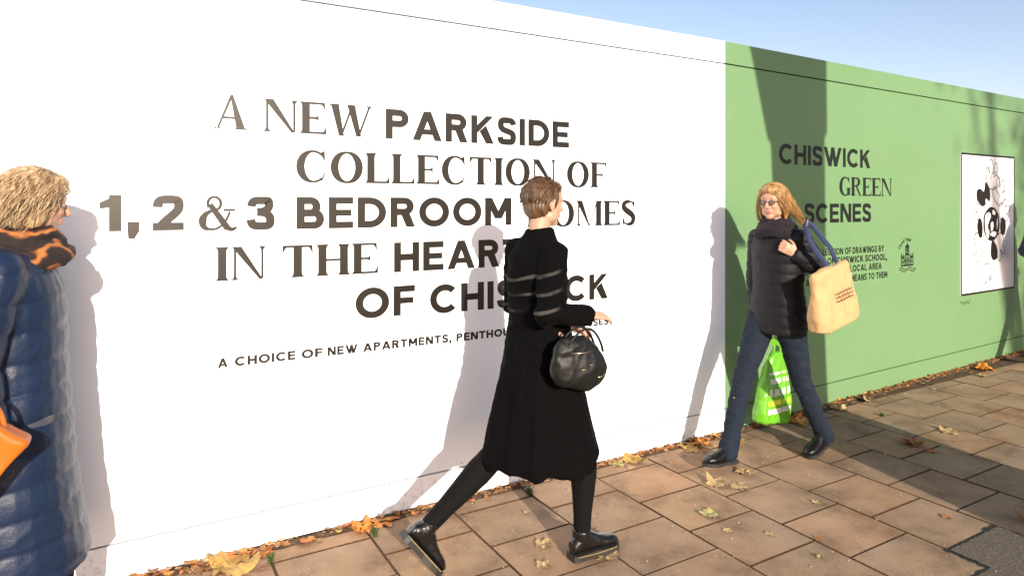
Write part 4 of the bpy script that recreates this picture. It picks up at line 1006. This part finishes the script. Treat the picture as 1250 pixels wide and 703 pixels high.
for s_ in ('R', 'L'):
    sh, el, wr = (V(q) for q in W3['arm' + s_][:3]); limb(A, [sh, sh.lerp(el, .5), el, el.lerp(wr, .4), el.lerp(wr, .92)], [.066, .060, .056, .050, .042])
def quilt(pitch, depth, seed=0):
    def f(p, n):
        u = (p[2] + .012 * noise.noise(V((p[0] * 4, p[1] * 4, seed)))) / pitch; return depth * (abs(sin(pi * u)) ** .38 - .7) + fold(p, 13, 13, 18, .0022, seed)
    return f
cloth(w3, 'jacket', A, M_jacket, .0075, 2, quilt(.065, .008, 3))
A = Acc()
loft(A, [(.0, 0, .80, .115, .150), (.0, 0, .90, .122, .160), (.0, 0, .98, .115, .145)])
for s_ in ('R', 'L'):
    hp, kn, an = (V(q) for q in W3['leg' + s_][:3]); limb(A, [hp, hp.lerp(kn, .5), kn, kn.lerp(an, .35), kn.lerp(an, .8), an + (an - kn).normalized() * .035], [.092, .076, .057, .056, .052, .057])
cloth(w3, 'jeans', A, M_jeans, .0075, 2, lambda p, n: fold(p, 12, 12, 18, .005) + fold(p, 30, 30, 42, .002, 5))
M_blacks = mat('black_boot_leather', (.004, .004, .005), .35, .4)
shoe(w3, W3['legL'][2], 0.0, radians(14), M_blacks, M_rubber, 'boot', .02, .06)
shoe(w3, W3['legR'][2], 0.0, radians(-6), M_blacks, M_rubber, 'boot', .02, .06)
hair(w3, T, R, M_hair3, 'long', 9)
A = Acc()
for i, (z, r, t_) in enumerate(((1.468, .075, .040), (1.432, .092, .042), (1.495, .064, .028))):
    ring = [(.012 + r * cos(w) * 1.05, r * sin(w) * 1.05, z + .018 * sin(w * 2 + i) - .02 * cos(w)) for w in [2 * pi * k / 20 for k in range(21)]]
    tube(A, ring, t_ * .8, 10)
cloth(w3, 'scarf', A, M_scarf3, .007, 2, lambda p, n: fold(p, 22, 22, 30, .006))
# glasses: worn, so part of the person
M_frame = mat('dark_glasses_frame', (.02, .012, .01), .25); M_lens = mat('spectacle_lens', (.9, .9, .9), .02); bsdf(M_lens).inputs['Transmission Weight'].default_value = 1.0
A = Acc()
for s in (-1, 1):
    tube(A, [T((.094, s * .030 + .019 * cos(w), .002 + .0145 * sin(w))) for w in [2 * pi * k / 16 for k in range(17)]], .0022, 6, False)
    tube(A, [T((.092, s * .049, .008)), T((.050, s * .074, .010)), T((-.01, s * .078, .012))], .0022, 6)
tube(A, [T((.094, -.011, .006)), T((.099, 0, .008)), T((.094, .011, .006))], .0022, 6)
gl = obj('glasses', A.mesh('glasses', True), M_frame, w3)
for s in (-1, 1):
    A = Acc(); ell(A, T((.094, s * .030, .002)), (.0008, .0185, .014), R, 16, 8); obj('lens', A.mesh('lens', True), M_lens, gl)
def l2w(root_spec, p):
    a = root_spec['rz']; return V(root_spec['loc']) + Matrix.Rotation(a, 3, 'Z') @ V(p)
# shoulder strap goes with the tan tote
M_tan = fabric('tan_canvas', (.42, .25, .11), (.52, .33, .16), 14, .7, .1, .4)
M_tanprint = mat('brown_bag_print', (.20, .10, .05), .7)
tote = obj('tote_bag', None, loc=l2w(W3, (-.075, .325, 1.005))); tag(tote, 'tan canvas tote bag hanging from a navy shoulder strap of the blonde woman', 'tote bag')
tote.rotation_euler = (0, radians(11), pi + radians(3))
tote.location.z += .035
A = Acc(); seg = 20; vs = []; fs = []; secs = [(-.155, .195, .050), (-.150, .210, .060), (-.08, .208, .056), (.0, .196, .046), (.08, .185, .034), (.170, .174, .018), (.183, .172, .015)]
for z, rx, ry in secs:
    for k in range(seg * 2):
        w = 2 * pi * k / (seg * 2); c_, s_ = cos(w), sin(w); vs.append((rx * math.copysign(abs(c_) ** .35, c_), ry * math.copysign(abs(s_) ** .7, s_), z))
n_ = seg * 2
for i in range(len(secs) - 1):
    for k in range(n_): fs.append((i * n_ + k, i * n_ + (k + 1) % n_, (i + 1) * n_ + (k + 1) % n_, (i + 1) * n_ + k))
fs.append(tuple(range(n_))[::-1]); fs.append(tuple((len(secs) - 1) * n_ + k for k in range(n_))); A.add(vs, fs)
cloth(tote, 'bag_body', A, M_tan, .0055, 2, lambda p, n: fold(p, 7, 7, 7, .010) + fold(p, 20, 20, 14, .003))
for rz_ in range(1):
    A = Acc()
    for i in range(3):
        z = .045 - .022 * i; P = [(-.10 + .15 * u, .060, z + .004 * sin(u * 31 + i * 2)) for u in [k / 22 for k in range(23)]]
        tube(A, [(x, .0725 - .30 * max(0, z) * .2, zz) for x, y, zz in P], [.0028 + .0016 * abs(sin(k * 1.9 + i)) for k in range(23)], 5)
    obj('faded_print', A.mesh('faded_print'), M_tanprint, tote)
A = Acc()
# strap in tote coordinates: from bag top over the shoulder
inv = Matrix.LocRotScale(tote.location, tote.rotation_euler, V((1, 1, 1))).inverted()
def sp(p): return inv @ l2w(W3, p)
tube(A, [sp(p) for p in ((-.13, .30, 1.165), (-.05, .285, 1.30), (.0, .255, 1.40), (-.01, .20, 1.485), (-.06, .19, 1.475), (-.12, .25, 1.36), (-.17, .31, 1.17))], [(.022, .004)] * 7, 10, up=(0, 0, 1))
A = Acc()
def ribbon(A, pts, w, th=.003):
    pts = [V(p) for p in pts]
    for i in range(len(pts) - 1):
        pass
    vs = []; fs = []
    for i, p in enumerate(pts):
        t_ = (pts[min(i + 1, len(pts) - 1)] - pts[max(0, i - 1)]).normalized(); side = V((1, 0, 0)) - t_ * t_.x; side.normalize(); nn = t_.cross(side)
        vs += [p + side * w + nn * th, p - side * w + nn * th, p - side * w - nn * th, p + side * w - nn * th]
    for i in range(len(pts) - 1):
        for k in range(4): fs.append((i * 4 + k, i * 4 + (k + 1) % 4, i * 4 + 4 + (k + 1) % 4, i * 4 + 4 + k))
    fs += [(3, 2, 1, 0), tuple(len(vs) - 4 + k for k in range(4))]; A.add(vs, fs)
ribbon(A, [sp(p) for p in ((-.10, .315, 1.16), (-.03, .305, 1.25), (.035, .285, 1.33), (.055, .262, 1.39), (.035, .225, 1.455), (-.02, .19, 1.487), (-.08, .20, 1.455), (-.14, .27, 1.33), (-.19, .315, 1.17))], .020)
obj('shoulder_strap', A.mesh('shoulder_strap', True), M_navy, tote)
# green carrier bag held low in her far hand
M_lime = mat('lime_plastic', (.16, .52, .03), .28, .5); lk(M_lime, mixc(M_lime, tex(M_lime, 6, 3), (.09, .34, .015), (.16, .45, .025)), bsdf(M_lime).inputs['Base Color'])
bsdf(M_lime).inputs['Transmission Weight'].default_value = .08
M_wprint = mat('white_bag_print', (.55, .60, .48), .35); M_yprint = mat('yellow_bag_print', (.65, .72, .04), .35)
hand_p = l2w(W3, (-.065, -.19, .785))
cb = obj('carrier_bag', None, loc=(3.800, -.270, .355)); tag(cb, 'bright lime green plastic carrier bag with white print held low between the legs', 'carrier bag'); cb.rotation_euler = (0, radians(9), radians(6))
A = Acc(); vs = []; fs = []; secs = [(-.225, .155, .045), (-.215, .165, .058), (-.10, .165, .062), (.02, .148, .050), (.12, .120, .032), (.20, .080, .022), (.235, .040, .018)]
for z, rx, ry in secs:
    for k in range(n_):
        w = 2 * pi * k / n_; c_, s_ = cos(w), sin(w); vs.append((rx * math.copysign(abs(c_) ** .45, c_), ry * math.copysign(abs(s_) ** .8, s_), z))
for i in range(len(secs) - 1):
    for k in range(n_): fs.append((i * n_ + k, i * n_ + (k + 1) % n_, (i + 1) * n_ + (k + 1) % n_, (i + 1) * n_ + k))
fs.append(tuple(range(n_))[::-1]); fs.append(tuple((len(secs) - 1) * n_ + k for k in range(n_))); A.add(vs, fs)
me = remesh(A, 'bag_film', .006, 1, lambda p, n: fold(p, 13, 13, 6, .008) + fold(p, 35, 35, 18, .003, 3))
me.materials.append(M_lime); me.materials.append(M_wprint); me.materials.append(M_yprint)
for f in me.polygons:
    c = f.center
    if c.y < -.01 or c.y > .01:
        zz = c.z - c.x * .12; 
        q = noise.noise(V((c.x * 28, 0, round(zz * 16))))
        if abs(c.x) < .128:
            if -.150 < zz < -.115 and q > -.28: f.material_index = 1
            elif -.035 < zz < .010 and q > -.22: f.material_index = 1
            elif .045 < zz < .075 and q > -.1: f.material_index = 1
            elif .10 < zz < .115 and q > -.1: f.material_index = 1
            elif -.095 < zz < -.060 and q > -.1: f.material_index = 2
obj('bag_film', me, None, cb)
inv = Matrix.LocRotScale(cb.location, cb.rotation_euler, V((1, 1, 1))).inverted()
for s in (-1, 1):
    A = Acc(); ribbon(A, [V((.04 * s, .0, .22)), V((.035 * s, 0, .28)), inv @ (hand_p + V((0, 0, .0)))], .012, .0015); obj('handle', A.mesh('handle'), M_lime, cb)

# ---- woman in navy padded coat at the left edge
M_puff = mat('navy_padded_nylon', (.012, .030, .085), .45, .3)
lk(M_puff, mixc(M_puff, tex(M_puff, 5, 4), (.0045, .012, .034), (.009, .021, .056)), bsdf(M_puff).inputs['Base Color']); bump(M_puff, tex(M_puff, 22, 5, .6), .35, .012)
M_hair1 = hair_mat('ash_blonde_curls', (.20, .12, .055), (.52, .38, .23))
W1 = dict(loc=(-.325, -.425, 0), rz=radians(-4), label='woman in long navy padded coat and orange patterned scarf at the left edge', head=(.065, 0, 1.60), neck=(.02, 0, 1.455), chest=(.0, 0, 1.26), pelvis=(-.005, 0, .92), nod=.16, turn=radians(22), head_size=.95,
    armR=((-.01, -.18, 1.37), (-.06, -.235, 1.10), (-.02, -.235, .87), ((.1, 0, -1), (0, 1, 0), 1.0, 1)),
    armL=((-.01, .18, 1.37), (-.02, .235, 1.10), (.0, .215, .87), ((.1, 0, -1), (0, -1, 0), .7, -1)),
    legR=((.01, -.085, .88), (.12, -.09, .49), (.135, -.085, .105), (.30, -.085, .03)),
    legL=((-.01, .085, .88), (-.12, .09, .50), (-.36, .09, .19), (-.27, .09, .045)))
w1, T, R = person(W1)
A = Acc()
loft(A, [(.0, 0, .355, .215, .245), (.0, 0, .37, .225, .255), (.0, 0, .50, .205, .250), (.0, 0, .70, .180, .235), (.0, 0, .88, .168, .220), (.0, 0, 1.05, .155, .195), (.0, 0, 1.18, .155, .195), (-.002, 0, 1.29, .152, .205), (-.005, 0, 1.37, .130, .210), (.005, 0, 1.42, .10, .165), (.012, 0, 1.46, .080, .09)])
for s_ in ('R', 'L'):
    sh, el, wr = (V(q) for q in W1['arm' + s_][:3]); limb(A, [sh, sh.lerp(el, .5), el, el.lerp(wr, .4), el.lerp(wr, .95)], [.085, .078, .072, .066, .055])
cloth(w1, 'padded_coat', A, M_puff, .008, 1, quilt(.098, .010, 8))
A = Acc(); tube(A, [(.075, -.200, .875), (.110, -.172, .880), (.140, -.135, .885)], [(.004, .013)] * 3, 8); obj('pocket_flap', A.mesh('pocket_flap', True), fabric('grey_trim', (.035, .038, .055), (.05, .055, .075)), w1)
A = Acc()
for i, (z, r, t_) in enumerate(((1.468, .085, .040), (1.430, .105, .042), (1.500, .072, .030))):
    tube(A, [(.035 + r * cos(w) * 1.05, r * sin(w) * 1.08, z + .016 * sin(w * 2 + i) - .02 * cos(w)) for w in [2 * pi * k / 20 for k in range(21)]], t_ * .8, 10)
M_scarf1 = mat('orange_black_scarf', (.03, .02, .02), .9)
wv = nd(M_scarf1, 'ShaderNodeTexWave', Scale=5.0, Distortion=14.0, Detail=3.0); wv.bands_direction = 'Z'; tc = nd(M_scarf1, 'ShaderNodeTexCoord'); lk(M_scarf1, tc.outputs['Object'], wv.inputs['Vector'])
lk(M_scarf1, ramp(M_scarf1, wv.outputs[1], [(.0, (.010, .006, .006)), (.62, (.018, .009, .007)), (.80, (.16, .05, .012)), (1.0, (.34, .13, .035))]), bsdf(M_scarf1).inputs['Base Color'])
cloth(w1, 'scarf', A, M_scarf1, .007, 2, lambda p, n: fold(p, 22, 22, 30, .006))
hair(w1, T, R, M_hair1, 'curly', 21)
A = Acc()
for s_ in ('R', 'L'):
    hp, kn, an = (V(q) for q in W1['leg' + s_][:3]); limb(A, [hp.lerp(kn, .5), kn, kn.lerp(an, .3), kn.lerp(an, .75), an], [.085, .066, .064, .050, .046])
cloth(w1, 'leggings', A, M_tights, .008, 2, lambda p, n: fold(p, 20, 20, 28, .002))
shoe(w1, W1['legR'][2], 0, 0, M_blacks, M_rubber, 'boot', .02, .10); shoe(w1, W1['legL'][2], 0, radians(40), M_blacks, M_rubber, 'boot', .02, .10)
M_orange = mat('orange_leather', (.72, .20, .015), .45, .4); lk(M_orange, mixc(M_orange, tex(M_orange, 8, 4), (.40, .085, .004), (.50, .125, .008)), bsdf(M_orange).inputs['Base Color'])
ob = obj('orange_handbag', None, loc=(-.440, -.79, .875)); tag(ob, 'orange leather bag at the side of the woman in navy, at the left edge', 'handbag'); ob.rotation_euler = (0, radians(38), 0)
A = Acc(); vs, fs = box_vf(-.15, .15, -.04, .04, -.13, .13); A.add(vs, fs); ell(A, (0, 0, -.02), (.14, .06, .12))
cloth(ob, 'bag_body', A, M_orange, .007, 4, lambda p, n: fold(p, 9, 9, 9, .006))
A = Acc(); tube(A, [(-.09 + .18 * u, 0, .11 + .06 * sin(pi * u)) for u in [i / 14 for i in range(15)]], .007, 8); obj('handle', A.mesh('handle', True), M_orange, ob)

# ---- walker leaving at the right edge, only an elbow in view
W4 = dict(W2); W4 = dict(loc=(8.06, -.29, 0), rz=0.0, label='dark navy sleeved walker leaving past the framed drawing, elbow at the right edge', head=(.020, 0, 1.598), neck=(-.012, 0, 1.462), chest=(-.025, 0, 1.27), pelvis=(.0, 0, .92), voxel=.009,
    armR=((-.03, -.175, 1.385), (-.20, -.235, 1.13), (.03, -.24, 1.10), ((1, .0, .10), (0, .3, -1), .9, 1)),
    armL=((-.03, .165, 1.385), (-.225, .20, 1.12), (.02, .20, 1.10), ((1, 0, -.4), (0, -1, 0), .7, -1)),
    legR=((.02, -.085, .88), (.16, -.095, .50), (.20, -.09, .105), (.36, -.085, .035)),
    legL=((-.01, .085, .88), (-.06, .09, .49), (-.28, .095, .15)))
w4, T, R = person(W4)
A = Acc()
loft(A, [(-.01, 0, .80, .150, .20), (-.01, 0, .95, .150, .19), (-.012, 0, 1.08, .140, .175), (-.02, 0, 1.24, .140, .185), (-.025, 0, 1.36, .12, .20), (-.02, 0, 1.43, .085, .15), (-.012, 0, 1.475, .062, .075)])
for s_ in ('R', 'L'):
    sh, el, wr = (V(q) for q in W4['arm' + s_][:3]); limb(A, [sh, sh.lerp(el, .5), el, el.lerp(wr, .4), el.lerp(wr, .93)], [.076, .070, .064, .056, .046])
cloth(w4, 'jacket', A, fabric('navy_wool', (.012, .014, .035), (.02, .024, .05)), .009, 2, lambda p, n: fold(p, 14, 14, 18, .005))
A = Acc(); loft(A, [(.0, 0, .80, .115, .150), (.0, 0, .90, .122, .160), (.0, 0, .98, .115, .145)])
for s_ in ('R', 'L'):
    hp, kn, an = (V(q) for q in W4['leg' + s_][:3]); limb(A, [hp, hp.lerp(kn, .5), kn, kn.lerp(an, .35), an], [.102, .09, .07, .064, .055])
cloth(w4, 'trousers', A, M_jeans, .009, 2, lambda p, n: fold(p, 12, 12, 18, .005))
shoe(w4, W4['legR'][2], 0, 0, M_blacks, M_rubber, 'boot'); shoe(w4, W4['legL'][2], 0, radians(40), M_blacks, M_rubber, 'boot')
hair(w4, T, R, M_hair2, 'short', 14)
